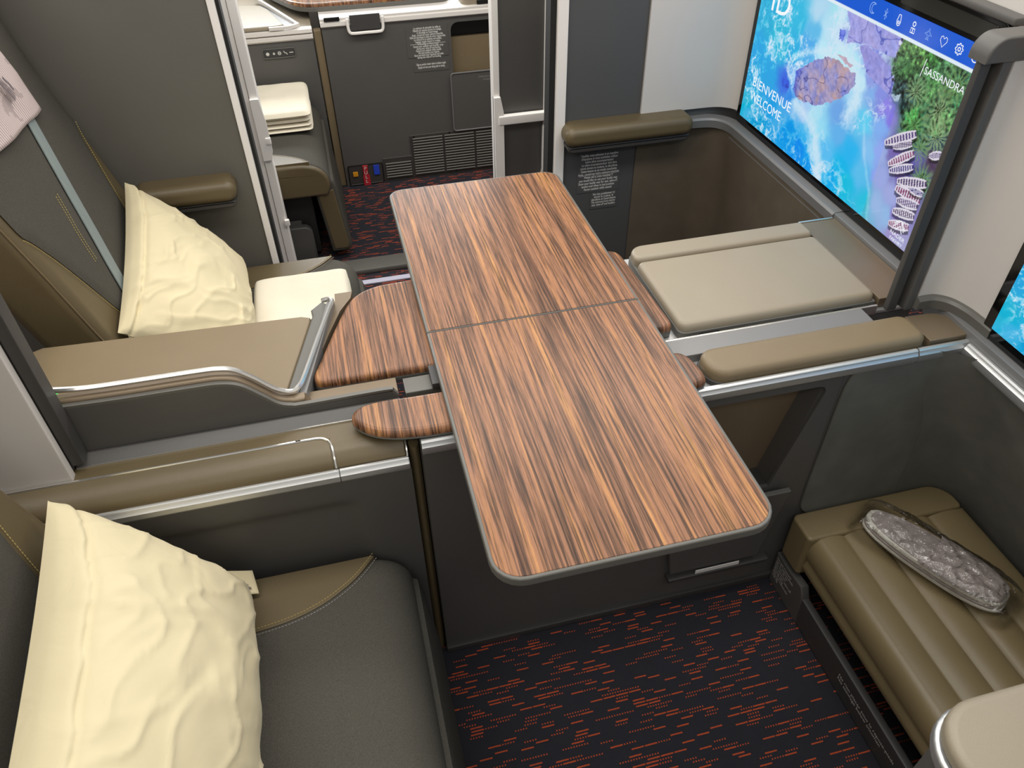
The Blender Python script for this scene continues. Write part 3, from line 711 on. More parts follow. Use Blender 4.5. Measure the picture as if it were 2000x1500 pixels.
# taupe parapet behind the panel following the same curve
par = [(p[0], p[1]+.007) for p in top if p[0] < -.10]
mesh_obj('parapet', prism([(-.495, .60)]+par+[(-.10, .66), (-.10, .60)], 'y', 1.0515, 1.0335, bev=.006, seg=3), 'bronze', t)
rim3 = [(-.497, 1.048, .803)]+[(p[0]+.0, 1.046, p[1]+.0105) for p in par[3::4] if p[0] < -.15]
rim3 += [(-.140, 1.050, .7165), (-.127, 1.066, .7145), (-.117, 1.095, .713), (-.088, 1.20, .711), (-.060, 1.298, .709), (-.054, 1.318, .708), (-.060, 1.330, .706), (-.074, 1.334, .702)]
mesh_obj('silver_rim', sweep(catmull(rim3, 5), [(-.0035, -.004), (.0035, -.004), (.0045, .001), (.002, .004), (-.002, .004), (-.0045, .001)]), 'chrome', t)
mesh_obj('pad', prism([(-.64, 1.0525), (-.168, 1.0525), (-.158, 1.060), (-.100, 1.288), (-.102, 1.302), (-.118, 1.309), (-.605, 1.335), (-.625, 1.325), (-.640, 1.30)], 'z', .664, .690, bev=.006, seg=3), 'tan', t)
mesh_obj('pad_well', prism([(-.156, 1.0525), (-.132, 1.0525), (-.063, 1.322), (-.075, 1.335), (-.098, 1.31), (-.096, 1.29)], 'z', .662, .700, bev=.004), 'edge', t)
mesh_obj('well_edge', prism([(-.131, 1.0525), (-.118, 1.0525), (-.05, 1.33), (-.062, 1.3405), (-.065, 1.325)], 'z', .662, .704, bev=.002), 'satin', t)
def ladder(pairs, z0, z1):
    bm = bmesh.new(); R_ = [[bm.verts.new((p[0], p[1], z)) for z in (z0, z1) for p in pr] for pr in pairs]
    for A, C in zip(R_[:-1], R_[1:]):
        for i, j in ((0, 1), (1, 3), (3, 2), (2, 0)): bm.faces.new((A[i], A[j], C[j], C[i]))
    bm.faces.new([R_[0][i] for i in (0, 1, 3, 2)]); bm.faces.new([R_[-1][i] for i in (0, 1, 3, 2)])
    return bm
mesh_obj('console_top', ladder([((-.1165, 1.0765), (-.1125, 1.0765)), ((-.1165, 1.104), (-.1125, 1.104)), ((-.105, 1.14), (-.101, 1.14)), ((-.079, 1.236), (-.069, 1.236)), ((-.058, 1.307), (-.042, 1.307)), ((-.049, 1.349), (-.017, 1.349)), ((-.048, 1.372), (-.012, 1.372))], .662, .688), 'bronze', t)
mesh_obj('console_top', B(-.1165, .04, 1.034, 1.0755, .662, .688, bev=.002), 'bronze', t)
mesh_obj('indicator', B(-.503, -.491, 1.056, 1.064, .786, .793, bev=.002), 'led', t, label='small green indicator light')
mesh_obj('back_well', B(-.70, -.6405, 1.07, 1.34, .60, .80, bev=.004), 'black', t)
# slot trim
struct(mesh_obj('trim_5', prism([(.9995, .664), (1.0235, .664), (1.0235, .6835), (1.019, .6845), (1.0125, .681), (1.0, .6745)], 'x', -.4965, .04, bev=.001, seg=1), 'char'), 'grey slot trim along the foot of the raised console')

# ================================================================== NEAR ARMREST (left)
t = root('long_armrest', 'long taupe armrest with silver rail beside the near seat', 'armrest', (-.35, .955, 0))
def armprof(y0, y1, lo=0.0): return [(y1, .60), (y1, .666)]+c2([(.962, .6665), (.945, .664), (.930, .656), (.919, .648)], 4)+[(.915, .640), (.915, .60)]
ap = [(.998, .60), (.998, .6725), (.968, .6715)]+[(p[0], p[1]+.001) for p in c2([(.955, .670), (.938, .665), (.925, .655), (.9175, .645)], 4)]+[(.9165, .60)]
mesh_obj('leather_top', prism(ap, 'x', -1.3, .033, bev=.004, seg=2), 'olive', t)
lid = [(.966, .66), (.966, .6738), (.955, .6722), (.938, .668), (.925, .6585), (.9165, .6475), (.915, .62)]
mesh_obj('armrest_lid', prism(lid, 'x', -1.3, -.089, bev=.002, seg=2), 'olive', t)
edge = [(-1.3, .9675, .6742), (-.6, .9675, .6742), (-.17, .9675, .6742), (-.145, .9675, .6742), (-.125, .9672, .6742), (-.104, .9655, .6742), (-.091, .957, .673), (-.0865, .943, .670), (-.0855, .928, .661), (-.085, .916, .647)]
mesh_obj('silver_line', tube(catmull(edge, 5), .0021, 6), 'chrome', t)
mesh_obj('back_line', B(-.4965, .03, .9965, .9993, .664, .6752), 'chrome', t)
mesh_obj('end_line', tube(catmull([(.0335, .99, .672), (.0345, .955, .670), (.0350, .928, .659), (.0345, .915, .646)], 5), .0018, 6), 'chrome', t)
rail = [(.916, .618), (.908, .620), (.9045, .626), (.9055, .636), (.9095, .6395), (.9105, .6425), (.913, .6445), (.9164, .6445)]
mesh_obj('silver_rail', prism(rail, 'x', -1.3, -.0815, bev=.001, seg=1), 'silver', t)
mesh_obj('silver_rail', prism(rail, 'x', -.0805, .037, bev=.003, seg=2), 'silver', t)
def sidep(s, q):
    x = -1.3+1.338*s; z = .618*(1-q)
    xr = -.045; zt = .575
    dx = (xr-x)/.045; dz = (zt-z)/.04
    a = min(1, max(0, dx)); b = min(1, max(0, dz)); a = a*a*(3-2*a); b = b*b*(3-2*b)
    return (x, .9135+.012*a*b, z)
mesh_obj('side_panel', grid(sidep, 120, 60), 'char', t, wn=False)
mesh_obj('side_end', B(.0305, .0385, .9145, 1.02, 0, .616, bev=.003), 'char', t)
mesh_obj('leather_gap', prism(c2([(.039, .932), (.044, .925), (.051, .924), (.057, .932)], 4)+[(.057, 1.0), (.039, 1.0)], 'z', 0, .655), 'olive', t)

# ================================================================== NEAR CONSOLE (under the table, right)
t = root('centre_console', 'charcoal centre console below the table with open shelf and silver rail', 'console', (.5, .95, 0))
outer = [(.060, .02), (.868, .02), (.868, .664), (.060, .664)]
hole = [(.30, .352), (.776, .352)]+c2([(.836, .596), (.838, .610), (.832, .621), (.818, .6245)], 4)+[(.30, .6245)]
mesh_obj('front_panel', plate(outer, [hole], 'y', .914, .922), 'char', t, wn=False)
mesh_obj('front_panel', plate([(.8685, .10), (1.12, .10), (1.12, .664), (.8685, .664)], [], 'y', .914, .922), 'char', t, wn=False)
mesh_obj('plinth', B(.058, .868, .905, .93, 0, .0195, bev=.004), 'char_d', t)
mesh_obj('end_cap', prism(rrect(.0585, .07, .9225, 1.0, .004), 'z', 0, .664), 'char', t)
mesh_obj('shelf_back', B(.25, .86, .970, .975, .335, .64), 'bronze', t)
mesh_obj('shelf_side', prism([(.7765, .345), (.79, .345), (.853, .64), (.8395, .628)], 'y', .9225, .9695), 'char', t)
mesh_obj('shelf_floor', B(.25, .79, .9225, .9695, .335, .3515), 'char_d', t)
mesh_obj('shelf_roof', B(.25, .85, .9225, .9695, .626, .64), 'char_d', t)
mesh_obj('pocket_plate', prism([(.575, .128), (.790, .128), (.8215, .340), (.545, .340)], 'y', .905, .896, bev=.002), 'char', t)
mesh_obj('pocket_lip', prism([(.546, .3402), (.8215, .3402), (.8220, .3442), (.546, .3442)], 'y', .9055, .8945, bev=.001, seg=1), 'edge', t)
mesh_obj('pocket_ledge', prism([(.572, .100), (.812, .100), (.818, .112), (.572, .112)], 'y', .9138, .890, bev=.003), 'char_d', t)
crail = [(.914, .650), (.904, .652), (.9, .659), (.901, .6705), (.9045, .674), (.9055, .678), (.909, .6805), (.9135, .6805), (.9135, .664)]
mesh_obj('silver_rail', prism(crail, 'x', .060, 1.0105, bev=.003, seg=2), 'silver', t)
mesh_obj('silver_rail', prism(crail, 'x', 1.0115, 1.122, bev=.001, seg=1), 'silver', t)
crx = [(1.1185+(p[0]-.9135), p[1]) for p in crail]
struct(mesh_obj('trim_7', prism([(a, b) for a, b in crx], 'y', .9, -.6), 'silver'), 'silver rail running below the second screen')
mesh_obj('top_tray', B(.06, 1.12, .9142, 1.0, .656, .6655), 'silver', t)
mesh_obj('divider_slot', B(.545, .98, 1.0005, 1.052, .655, .6835, bev=.003), 'satin', t)
mesh_obj('felt_panel', prism(c2([(1.10, .668), (.96, .669), (.918, .667), (.892, .655), (.879, .63), (.874, .59), (.873, .50), (.872, .36), (.872, .29), (.876, .255), (.895, .232), (.93, .222), (1.04, .22), (1.12, .22)], 4), 'y', .913, .9075, bev=.003), 'felt', t)
mesh_obj('console_end', prism(c2([(1.04, .918), (1.12, .918), (1.128, .93), (1.130, .955), (1.120, .98), (1.10, .994), (1.06, .998), (1.04, .998)], 3), 'z', .666, .6885, bev=.002), 'bronze', t)

t = root('armrest_pad', 'narrow taupe armrest pad on the silver edge in front of the grey strip', 'armrest', (.81, .953, .666))
mesh_obj('cushion', prism(rrect(.592, 1.034, .9170, .9965, (.04, .020, .024, .03), 7), 'z', .6705, .702, bev=.015, seg=5), 'tan', t)
mesh_obj('piping', prism(rrect(.589, 1.0365, .9148, .9985, (.04, .021, .025, .03), 7), 'z', .6662, .676, bev=.002), 'char_d', t)

# ================================================================== FAR CABINET (right)
t = root('storage_cabinet', 'low cabinet with wide padded taupe lid beside the large screen', 'cabinet', (.84, 1.2, 0))
mesh_obj('body', B(.592, 1.105, 1.0535, 1.368, 0, .658), 'char', t)
mesh_obj('top_tray', B(.565, 1.108, 1.0535, 1.3695, .6585, .668, bev=.002), 'silver', t)
mesh_obj('front_edge', B(.55, 1.02, 1.0525, 1.0585, .6585, .6815, bev=.002), 'chrome', t)
lid_o = mesh_obj('lid', prism(rrect(.592, 1.022, 1.064, 1.366, (.016, .004, .004, .028), 5), 'z', .6685, .684, bev=.002), 'edge', t)
mesh_obj('lid_pad', prism(rrect(.594, 1.020, 1.0665, 1.3065, (.020, .014, .013, .014), 5), 'z', .6842, .702, bev=.012, seg=4), 'tan_l', lid_o)
mesh_obj('rear_pad', prism(rrect(.594, 1.020, 1.309, 1.365, (.011, .011, .012, .032), 6), 'z', .6842, .705, bev=.010, seg=4), 'tan_l', lid_o)
for x in (.655, .945):
    mesh_obj('lid_latch', B(x-.02, x+.02, 1.0555, 1.0632, .672, .680, bev=.001), 'black', t)
mesh_obj('end_plate', B(1.026, 1.118, 1.062, 1.376, .6685, .690, bev=.002), 'bronze', t)
mesh_obj('end_line', B(1.024, 1.113, 1.3765, 1.381, .675, .692, bev=.001), 'chrome', t)

# ================================================================== WALL ARMRESTS
def wallarm(label, x0, x1, z0, z1, base):
    t = root('padded_armrest', label, 'armrest', base, 'wall armrests')
    bm = prism(rrect(x0, x1, z0+.008, z1, (.024, .024, .026, .026), 7), 'y', 1.999, 1.932, bev=.021, seg=6)
    mesh_obj('cushion', bm, 'olive', t)
    mesh_obj('base', prism(rrect(x0+.008, x1-.006, z0-.012, z0+.0075, (.015, .015, 0, 0), 5), 'y', 1.9995, 1.945, bev=.006, seg=3), 'char_d', t)
wallarm('taupe padded armrest on the charcoal wall behind the far pillow', -.512, -.262, .632, .695, (-.5, 1.97, .62))
wallarm('taupe padded armrest on the grey wall left of the large screen', .632, 1.012, .664, .727, (.82, 1.97, .65))

# ================================================================== NEAR RIGHT CONSOLE, OTTOMAN
t = root('corner_armrest', 'rounded taupe armrest with silver rim in the bottom right corner', 'armrest', (.8, .1, 0))
mesh_obj('body', prism(rrect(.578, 1.10, -.5, .292, (0, 0, .0, .06), 7), 'z', 0, .648), 'char', t)
mesh_obj('silver_band', prism(rrect(.566, 1.10, -.5, .301, (0, 0, 0, .066), 8), 'z', .6485, .671, bev=.006, seg=3, both=True), 'silver', t)
mesh_obj('dark_line', prism(rrect(.5745, 1.10, -.5, .297, (0, 0, 0, .062), 8), 'z', .6712, .677), 'char_d', t)
mesh_obj('cushion', prism(rrect(.572, 1.10, .198, .298, (.03, .0, .0, .062), 8), 'z', .6772, .699, bev=.012, seg=4), 'tan_l', t)
mesh_obj('rear_cushion', prism(rrect(.572, 1.10, -.5, .192, (0, 0, 0, .03), 8), 'z', .6772, .699, bev=.012, seg=4), 'tan_l', t)
mesh_obj('divider_line', B(.58, 1.10, .1925, .1975, .6772, .694), 'silver', t)

t = root('footrest_frame', 'low dark frame strip between the carpet and the ottoman', 'frame', (.86, .62, 0))
mesh_obj('kick_strip', B(.853, .872, .31, .80, 0, .085, bev=.005), 'char_d', t)
mesh_obj('corner_block', prism([(.9045, 0), (.9045, .105), (.86, .105), (.80, .112), (.785, .085), (.775, 0)], 'x', .852, .873, bev=.004, both=True), 'char', t)
R_, U_ = (0, -1, 0), (0, 0, 1)
bm = bmesh.new()
mesh_obj('warning_text', text_bm("Ne pas s'asseoir\nsur le repose-pieds\nDo not sit on\nthe ottoman\nduring taxi, take-off\nand landing\nCharge maximale\n136 kg", .011, (.8515, .897, .090), R_, U_, width=.075, spacing=.8), 'text', t, smooth=0)
mesh_obj('strip_text', text_bm("Ne rien placer sous le repose-pieds\nNo stowage below ottoman", .012, (.8525, .62, .05), R_, U_, width=.19, spacing=.9), 'text', t, smooth=0)

t = root('ottoman', 'olive leather footrest with long channelled ridges in the near footwell', 'ottoman', (1.05, .6, .0))
seams = [.868, .940, 1.010, 1.08, 1.15, 1.245]
def otop(s, q):
    # profile over the front roll and the channels, swept along y
    y = .30+(.8322-.30)*q
    if s < .2:
        a = s/.2
        x = .874-.004*a; z = .125+.045*a; 
        x += -.010*math.sin(math.pi*a)
        return (x, y, z)
    if s < .38:
        a = (s-.2)/.18
        ang = math.pi*(1.05-.62*a)
        return (.884+.024*math.cos(ang), y, .206+.036*math.sin(ang)-.012*(1-a))
    a = (s-.38)/.62
    x = .888+(1.245-.888)*a
    z = .239
    for x0, x1 in zip(seams[:-1], seams[1:]):
        if x0 <= x <= x1:
            f = (x-x0)/(x1-x0); z = .231+.0115*math.sin(math.pi*f)**.45
    z -= .02*max(0, x-1.1)
    return (x, y, z)
mesh_obj('channelled_top', grid(otop, 150, 24), 'olive_l', t, wn=False, smooth=60)
mesh_obj('end_strip', prism(rrect(.853, 1.235, .829, .903, (.010, .010, .052, .014), 7), 'z', .125, .2465, bev=.007, seg=4), 'olive_l', t)
mesh_obj('core', B(.90, 1.24, .31, .826, .10, .222), 'mech', t)

# slippers in clear film
def slip_outline(n=44):
    pts = []
    for i in range(n):
        a = 2*math.pi*i/n; x = math.cos(a); y = math.sin(a)
        L = .150*math.copysign(abs(x)**.85, x); wd = .046+.006*x
        pts.append((L, wd*math.copysign(abs(y)**.72, y)))
    return pts
A0, A1 = Vector((1.000, .838)), Vector((1.128, .592))
ax = (A1-A0).normalized(); pp = Vector((-ax.y, ax.x)); cc = (A0+A1)/2
def place(pts, k=1.0): return [tuple(cc+ax*(p[0]*k)+pp*(p[1]*k)) for p in pts]
so = slip_outline()
tl = root('slipper', 'lower slipper, only its pale sole edge showing above the ottoman', 'slipper', (cc.x, cc.y, .2505), 'wrapped slippers')
mesh_obj('sole', prism(place(so), 'z', .2505, .259, bev=.003, both=True), 'slipw', tl)
mesh_obj('upper', prism(place(so, .985), 'z', .2592, .2662, bev=.003, both=True), 'slip', tl)
ts = root('slipper', 'grey slipper on top inside the clear film on the ottoman', 'slipper', (cc.x, cc.y, .2665), 'wrapped slippers')
mesh_obj('sole', prism(place(so, .985), 'z', .2665, .281, bev=.005, both=True), 'slipw', ts)
mesh_obj('insole', prism(place(so, .92), 'z', .2812, .2835, bev=.0015), 'slip', ts)
def upper(s, q):
    a = -.015+.155*s; k = max(.02, 1-((a-.0)/.158)**2*.9) if a > 0 else 1
    wd = (.049+.004*a/.15)*math.sqrt(max(.02, 1-(max(0, a)/.149)**3))
    th = math.pi*q; y = -wd*math.cos(th); h = .2825+.013*math.sin(th)**.6*(1-.25*s)
    c = cc+ax*(a+.012*math.sin(th)*(1-s))+pp*y
    return (c.x, c.y, h)
mesh_obj('upper', grid(upper, 24, 20), 'slip', ts, wn=False, smooth=60)
tb = root('slipper_bag', 'crinkled clear plastic film wrapped around the grey slippers', 'plastic bag', (cc.x, cc.y, .2502))
def bagf(side):
    def fn(s, q):
        a = (s-.5)*2; b = (q-.5)*2
        L = .166*a; wd = .058*(1-.25*abs(a)**6)
        h = ((1-abs(a)**5)*(1-abs(b)**4))**.5
        p = cc+ax*L+pp*(wd*b)
        n = noise.noise(Vector((L*38, b*3.2, 3+side)))*.0055+noise.noise(Vector((L*90, b*7, 8)))*.003
        if abs(a) > .9: n += .006*math.sin(b*14)*(abs(a)-.9)/.1
        z = .268+(.034*h+n*(.3+.7*h))*(1 if side else -.46)
        return (p.x, p.y, max(z, .2508))
    return fn
bm = grid(bagf(1), 90, 40)
mesh_obj('film', bm, 'bag', tb, wn=False, smooth=70)

# ================================================================== SEATS
BACKP = [(-.43, .40), (-.478, .55), (-.515, .66), (-.556, .80), (-.597, .93), (-.622, 1.02), (-.645, 1.12), (-.662, 1.24)]
def back_x(z):
    for (xa, za), (xb, zb) in zip(BACKP[:-1], BACKP[1:]):
        if z <= zb: return xa+(xb-xa)*(z-za)/(zb-za)
    return BACKP[-1][0]
def seat(label, y0, y1, dx=0, full=True):
    t = root('lounge_seat', label, 'seat', (-.25+dx, (y0+y1)/2, 0), 'lounge seats')
    def X(pts): return [(p[0]+dx, p[1]) for p in pts]
    cp = c2([(-.50, .28), (-.505, .38), (-.48, .402), (-.30, .411), (-.13, .412), (-.06, .407), (-.020, .388), (.004, .355), (.008, .315), (-.006, .28)], 4)
    mesh_obj('seat_cushion', prism(X(cp), 'y', y0, y1, bev=.016, seg=4, both=True), 'fabric', t)
    ce = [(p[0]*.985-.004, .345+(p[1]-.345)*.94) for p in cp]
    mesh_obj('end_panel', prism(X(ce), 'y', y0+.03, y0-.006, bev=.012, seg=4), 'olive', t)
    bol = [(-.055, .006), (-.085, .040), (-.115, .064), (-.155, .087), (-.205, .104), (-.265, .113), (-.36, .119), (-.47, .122)]
    for sgn, ye in ((1, y1), (-1, y0)):
        crv = c2([(x+dx, ye-sgn*d) for x, d in bol], 4)
        top_ = crv+[(-.47+dx, ye-sgn*.004), (-.06+dx, ye-sgn*.004)]
        b = mesh_obj('side_bolster', prism(top_, 'z', .39, .4148, bev=.001, seg=2), 'olive', t)
        bm = dashes([(p[0]-.002, p[1]+sgn*.006, .4156) for p in crv], .0035, .0022, .0007)
        mesh_obj('stitching', bm, 'stitch', b, smooth=0)
        bm = dashes([(p[0]+.004, p[1]-sgn*.004, .4128) for p in crv], .0035, .0022, .0007)
        mesh_obj('stitching', bm, 'textd', b, smooth=0)
    lr = X([(-.055, .30), (-.02, .325), (.006, .334), (.018, .326), (.024, .30), (.046, .07), (.042, .045), (.02, .038), (-.03, .04)])
    lg = mesh_obj('leg_rest', prism(lr, 'y', y0+.012, y1-.008, bev=.010, seg=3, both=True), 'fabric', t)
    mesh_obj('leg_rest_end', prism(X([(-.045, .28), (.012, .30), (.036, .075), (.03, .05), (-.022, .052)]), 'y', y0+.020, y0+.0085, bev=.006, seg=3), 'olive', lg)
    mesh_obj('seat_base', B(-.48+dx, -.07+dx, y0+.06, y1-.06, .02, .279, bev=.006), 'mech', t)
    if not full: return t
    th = .13
    bp = X(BACKP)+X([(x-th, z) for x, z in reversed(BACKP)])
    mesh_obj('backrest', prism(bp, 'y', y0+.008, y1-.008, bev=.028, seg=4, both=True), 'olive', t)
    def ymar(z):
        if z > .88: return .018
        k = min(1, (.88-z)/.30); return .018+.115*k**.75
    def fab(s, q):
        z = .43+(1.22-.43)*s; m_ = ymar(z)
        y = (y0+.008+m_)+((y1-y0)-.016-2*m_)*q
        e = min(1, min(q, 1-q)*30)
        return (back_x(z)+dx+.001+.006*e, y, z+.0015)
    mesh_obj('back_fabric', grid(fab, 60, 30), 'fabric', t, wn=False)
    for q, mm in ((0, 1), (1, -1)):
        pth = []
        for i in range(60):
            z = .45+.43*i/59; y = (y0+.008+ymar(z)) if q == 0 else (y1-.008-ymar(z))
            pth.append((back_x(z)+dx+.003, y-mm*.006, z))
        mesh_obj('stitching', dashes(pth, .0035, .0022, .0008, upv=(1, 0, 0)), 'stitch', t, smooth=0)
        pth = [(back_x(.45+.6*i/59)+dx-.012, (y0+.012) if q == 0 else (y1-.012), .45+.6*i/59) for i in range(60)]
        mesh_obj('seam', tube(pth, .0018, 5, upv=(1, 0, 0)), 'stitchg', t)
    mesh_obj('headrest', prism(X([(-.632, .985), (-.618, 1.01), (-.638, 1.10), (-.662, 1.27), (-.76, 1.27), (-.74, .985)]), 'y', y0+.09, y1-.055, bev=.025, seg=4, both=True), 'olive', t)
    return t
seat_near = seat('charcoal fabric seat with olive side corner in the left foreground', .30, .905)
seat_far = seat('charcoal fabric seat with grey shoulder strap beyond the raised console', 1.385, 1.985)
seat_acr = seat('fabric seat with olive end across the aisle behind the white door post', 2.62, 3.22, dx=-.035)
# shoulder strap of the far seat
sp_ = [(1.752, .985), (1.742, .962), (1.725, .925), (1.700, .88), (1.675, .835), (1.635, .755), (1.60, .685), (1.565, .61), (1.545, .56)]
pth = catmull([(back_x(z)+.0115, y, z) for y, z in sp_], 6)
mesh_obj('shoulder_strap', sweep(pth, [(-.019, -.0012), (-.019, .0012), (-.008, .0020), (0, .0006), (.008, .0020), (.019, .0012), (.019, -.0012)], upv=(.95, 0, .3)), 'strap', seat_far)
for k in (0, .012):
    mesh_obj('stitching', dashes(catmull([(back_x(z)+.0085, y+k, z) for y, z in [(1.615, .86), (1.60, .83), (1.575, .78), (1.56, .73)]], 6), .0035, .002, .0007, upv=(1, 0, 0)), 'stitch', seat_far, smooth=0)
# headrest cover
t = root('headrest_cover', 'striped mauve cloth cover with airline emblem over the far headrest', 'cloth cover', (-.6, 1.72, .95))
def cov(s, q):
    yr = 1.818+.012*min(1, s*4)-.07*s*s
    yl = 1.42
    y = yl+(yr-yl)*q
    zb = .965+(1.818-y)*.10
    z = zb+(1.27-zb)*s
    return (back_x(min(z, 1.23))+.016+.003*noise.noise(Vector((y*16, z*14, 1)))+.003*math.sin(y*40)*(1-s)**2, y, z)
o = mesh_obj('cloth', grid(cov, 40, 50), 'cover', t, wn=False)
md = o.modifiers.new('solid', 'SOLIDIFY'); md.thickness = .002
E1 = [arc(-.010, 0, .006, 0, 360, 18, .028), ]
def brush(pts, wd): return pts
em = [[(-.020, .026), (-.018, .008), (-.010, -.014), (-.004, -.030)], [(-.012, .030), (-.010, .010), (-.002, -.014), (.004, -.028)], [(.0, .030), (-.004, .012), (.004, -.010), (.010, -.024)], [(.006, .012), (.014, -.004), (.018, -.018)]]
for i, e in enumerate(em):
    mesh_obj('emblem', strokes([c2(e, 6)], .0085 if i in (0, 3) else .003, (-.606, 1.715, 1.055), (0, 1, 0), (-.22, 0, .975), lift=.004), 'logo', t, smooth=0)

# ================================================================== PILLOWS, BLANKETS
def soft(Af, An, Bf, Bn, thick, seed, back=.25, pinch=.05, wr=1.0, n=96, pw=.46, hem=True):
    """pillow stretched between four corners: top far, top near, bottom far, bottom near"""
    Af, An, Bf, Bn = Vector(Af), Vector(An), Vector(Bf), Vector(Bn)
    O = (Af+An+Bf+Bn)/4; Uv = ((Af+Bf)-(An+Bn)).normalized(); V = ((Bf+Bn)-(Af+An)).normalized()
    a = ((Af-An).length+(Bf-Bn).length)/4; b = ((Af-Bf).length+(An-Bn).length)/4
    Nn = Uv.cross(V)
    if Nn.z < 0: Nn = -Nn
    def surf(front):
        def fn(s, q):
            u = (s-.5)*2; v = (q-.5)*2
            u = math.copysign(abs(u)**.85, u); v = math.copysign(abs(v)**.85, v)
            x = a*u*(1-pinch*(1-v*v)*abs(u)); y = b*v*(1-pinch*(1-u*u)*abs(v))
            h = max(0, (1-u*u)*(1-v*v))**pw
            uu, vv = x/a*.5+.5, y/b*.5+.5
            p = (An*(1-uu)+Af*uu)*(1-vv)+(Bn*(1-uu)+Bf*uu)*vv
            # wrinkles: folds pulled towards the corners and across the face
            c = Vector((x*6, y*6, seed))
            wv = noise.noise(c+Vector((noise.noise(c*1.3)*1.2, noise.noise(c*1.7+Vector((5, 0, 0)))*1.2, 0)))
            rid = (1-abs(noise.noise(Vector((x*2.6+y*3, y*13-x*7+.8*wv, seed+4)))*1.9))
            rid2 = (1-abs(noise.noise(Vector((x*12-y*8+.8*wv, y*3+x*4, seed+9)))*2.1))
            ed = min(1, (1-abs(u))*6)*min(1, (1-abs(v))*6)
            d = wr*ed*(.007*wv+.0062*max(0, rid)**6*(.45+.6*abs(v))+.0048*max(0, rid2)**6*(.4+.6*abs(u)))
            # edge puckers
            d += wr*.0035*math.sin(u*26+seed)*max(0, abs(v)-.75)*4*ed*.6+wr*.0035*math.sin(v*24+seed*2)*max(0, abs(u)-.75)*4*ed*.6
            if hem and front: d -= .006*math.exp(-((v+.84)/.022)**2)-.003*math.exp(-((v+.90)/.03)**2)
            if front: p = p+Nn*(thick*h+d)
            else: p = p-Nn*(thick*back*h)
            return p
        return fn
    bm = grid(surf(True), n, n); grid(surf(False), n//2, n//2, bm=bm)
    return bm, O, Uv, V, Nn, a, b
bm, O, Uv, V, Nn, a, b = soft((-.492, .872, .738), (-.437, .26, .768), (-.288, .882, .428), (-.285, .26, .44), .125, 3)
t = root('bed_pillow', 'big cream pillow leaning on the near seat in the left foreground', 'pillow', (-.36, .575, .415), 'cream pillows')
mesh_obj('pillowcase', bm, 'pillow', t, wn=False, smooth=80)
FC = [Vector(p) for p in ((-.350, .893, .478), (-.268, .897, .448), (-.262, .862, .424), (-.33, .858, .446))]
def flap(s, q):
    p = (FC[0]*(1-s)+FC[1]*s)*(1-q)+(FC[3]*(1-s)+FC[2]*s)*q
    return p+Vector((0, 0, .004*math.sin(s*5)*math.sin(q*3)))
o = mesh_obj('corner_flap', grid(flap, 12, 10), 'pillow', t, wn=False)
o.modifiers.new('solid', 'SOLIDIFY').thickness = .003
fr_ = (FC[1]-FC[0]).normalized(); fu_ = (FC[0]-FC[3]).normalized()
mesh_obj('emblem', strokes([c2([(-.016, .012), (-.004, .002), (.012, -.006)], 5), c2([(-.014, .003), (-.002, -.006), (.014, -.012)], 5)], .0045, (FC[0]+FC[1]+FC[2]+FC[3])/4+fr_*.012, fr_, fu_, lift=.005), 'logo', t, smooth=0)
bm, O, Uv, V, Nn, a, b = soft((-.505, 1.90, .745), (-.498, 1.425, .636), (-.285, 1.885, .475), (-.25, 1.415, .446), .088, 11)
t = root('bed_pillow', 'cream pillow propped against the far backrest', 'pillow', (-.38, 1.655, .415), 'cream pillows')
mesh_obj('pillowcase', bm, 'pillow', t, wn=False, smooth=80)

def slab(x0, x1, y0, y1, z0, z1, seed, amp=.004, n=40):
    def f(front):
        def fn(s, q):
            u = (s-.5)*2; v = (q-.5)*2
            e = ((1-abs(u)**14)*(1-abs(v)**14)); e = max(0, e)**.5
            x = (x0+x1)/2+(x1-x0)/2*u*(1-.03*(abs(v)**6)); y = (y0+y1)/2+(y1-y0)/2*v*(1-.03*abs(u)**6)
            zm = (z0+z1)/2; h = (z1-z0)/2*e
            d = amp*noise.noise(Vector((x*14, y*14, seed)))*e
            return (x, y, zm+h+d if front else zm-h)
        return fn
    bm = grid(f(1), n, n); grid(f(0), n//2, n//2, bm=bm); return bm
def blanket(label, x0, x1, y0, y1, z0, hs, base, seed):
    t = root('folded_blanket', label, 'blanket', base, 'folded blankets')
    z = z0
    for i, h in enumerate(hs):
        k = .004*((i*7) % 3)
        mesh_obj('fold', slab(x0-k, x1-k*.6, y0+k, y1-k*.5, z, z+h, seed+i, .004 if i == len(hs)-1 else .001), 'blanket', t, wn=False, smooth=70)
        z += h*.97
    return t
blanket('cream folded blanket lying flat on the far seat beside the pillow', -.262, -.016, 1.55, 1.842, .4175, (.022, .026), (-.18, 1.7, .4155), 21)
blanket('white folded blanket on the seat across the aisle', -.42, -.055, 2.872, 3.205, .4175, (.016, .016, .018, .03), (-.24, 3.04, .4155), 31)

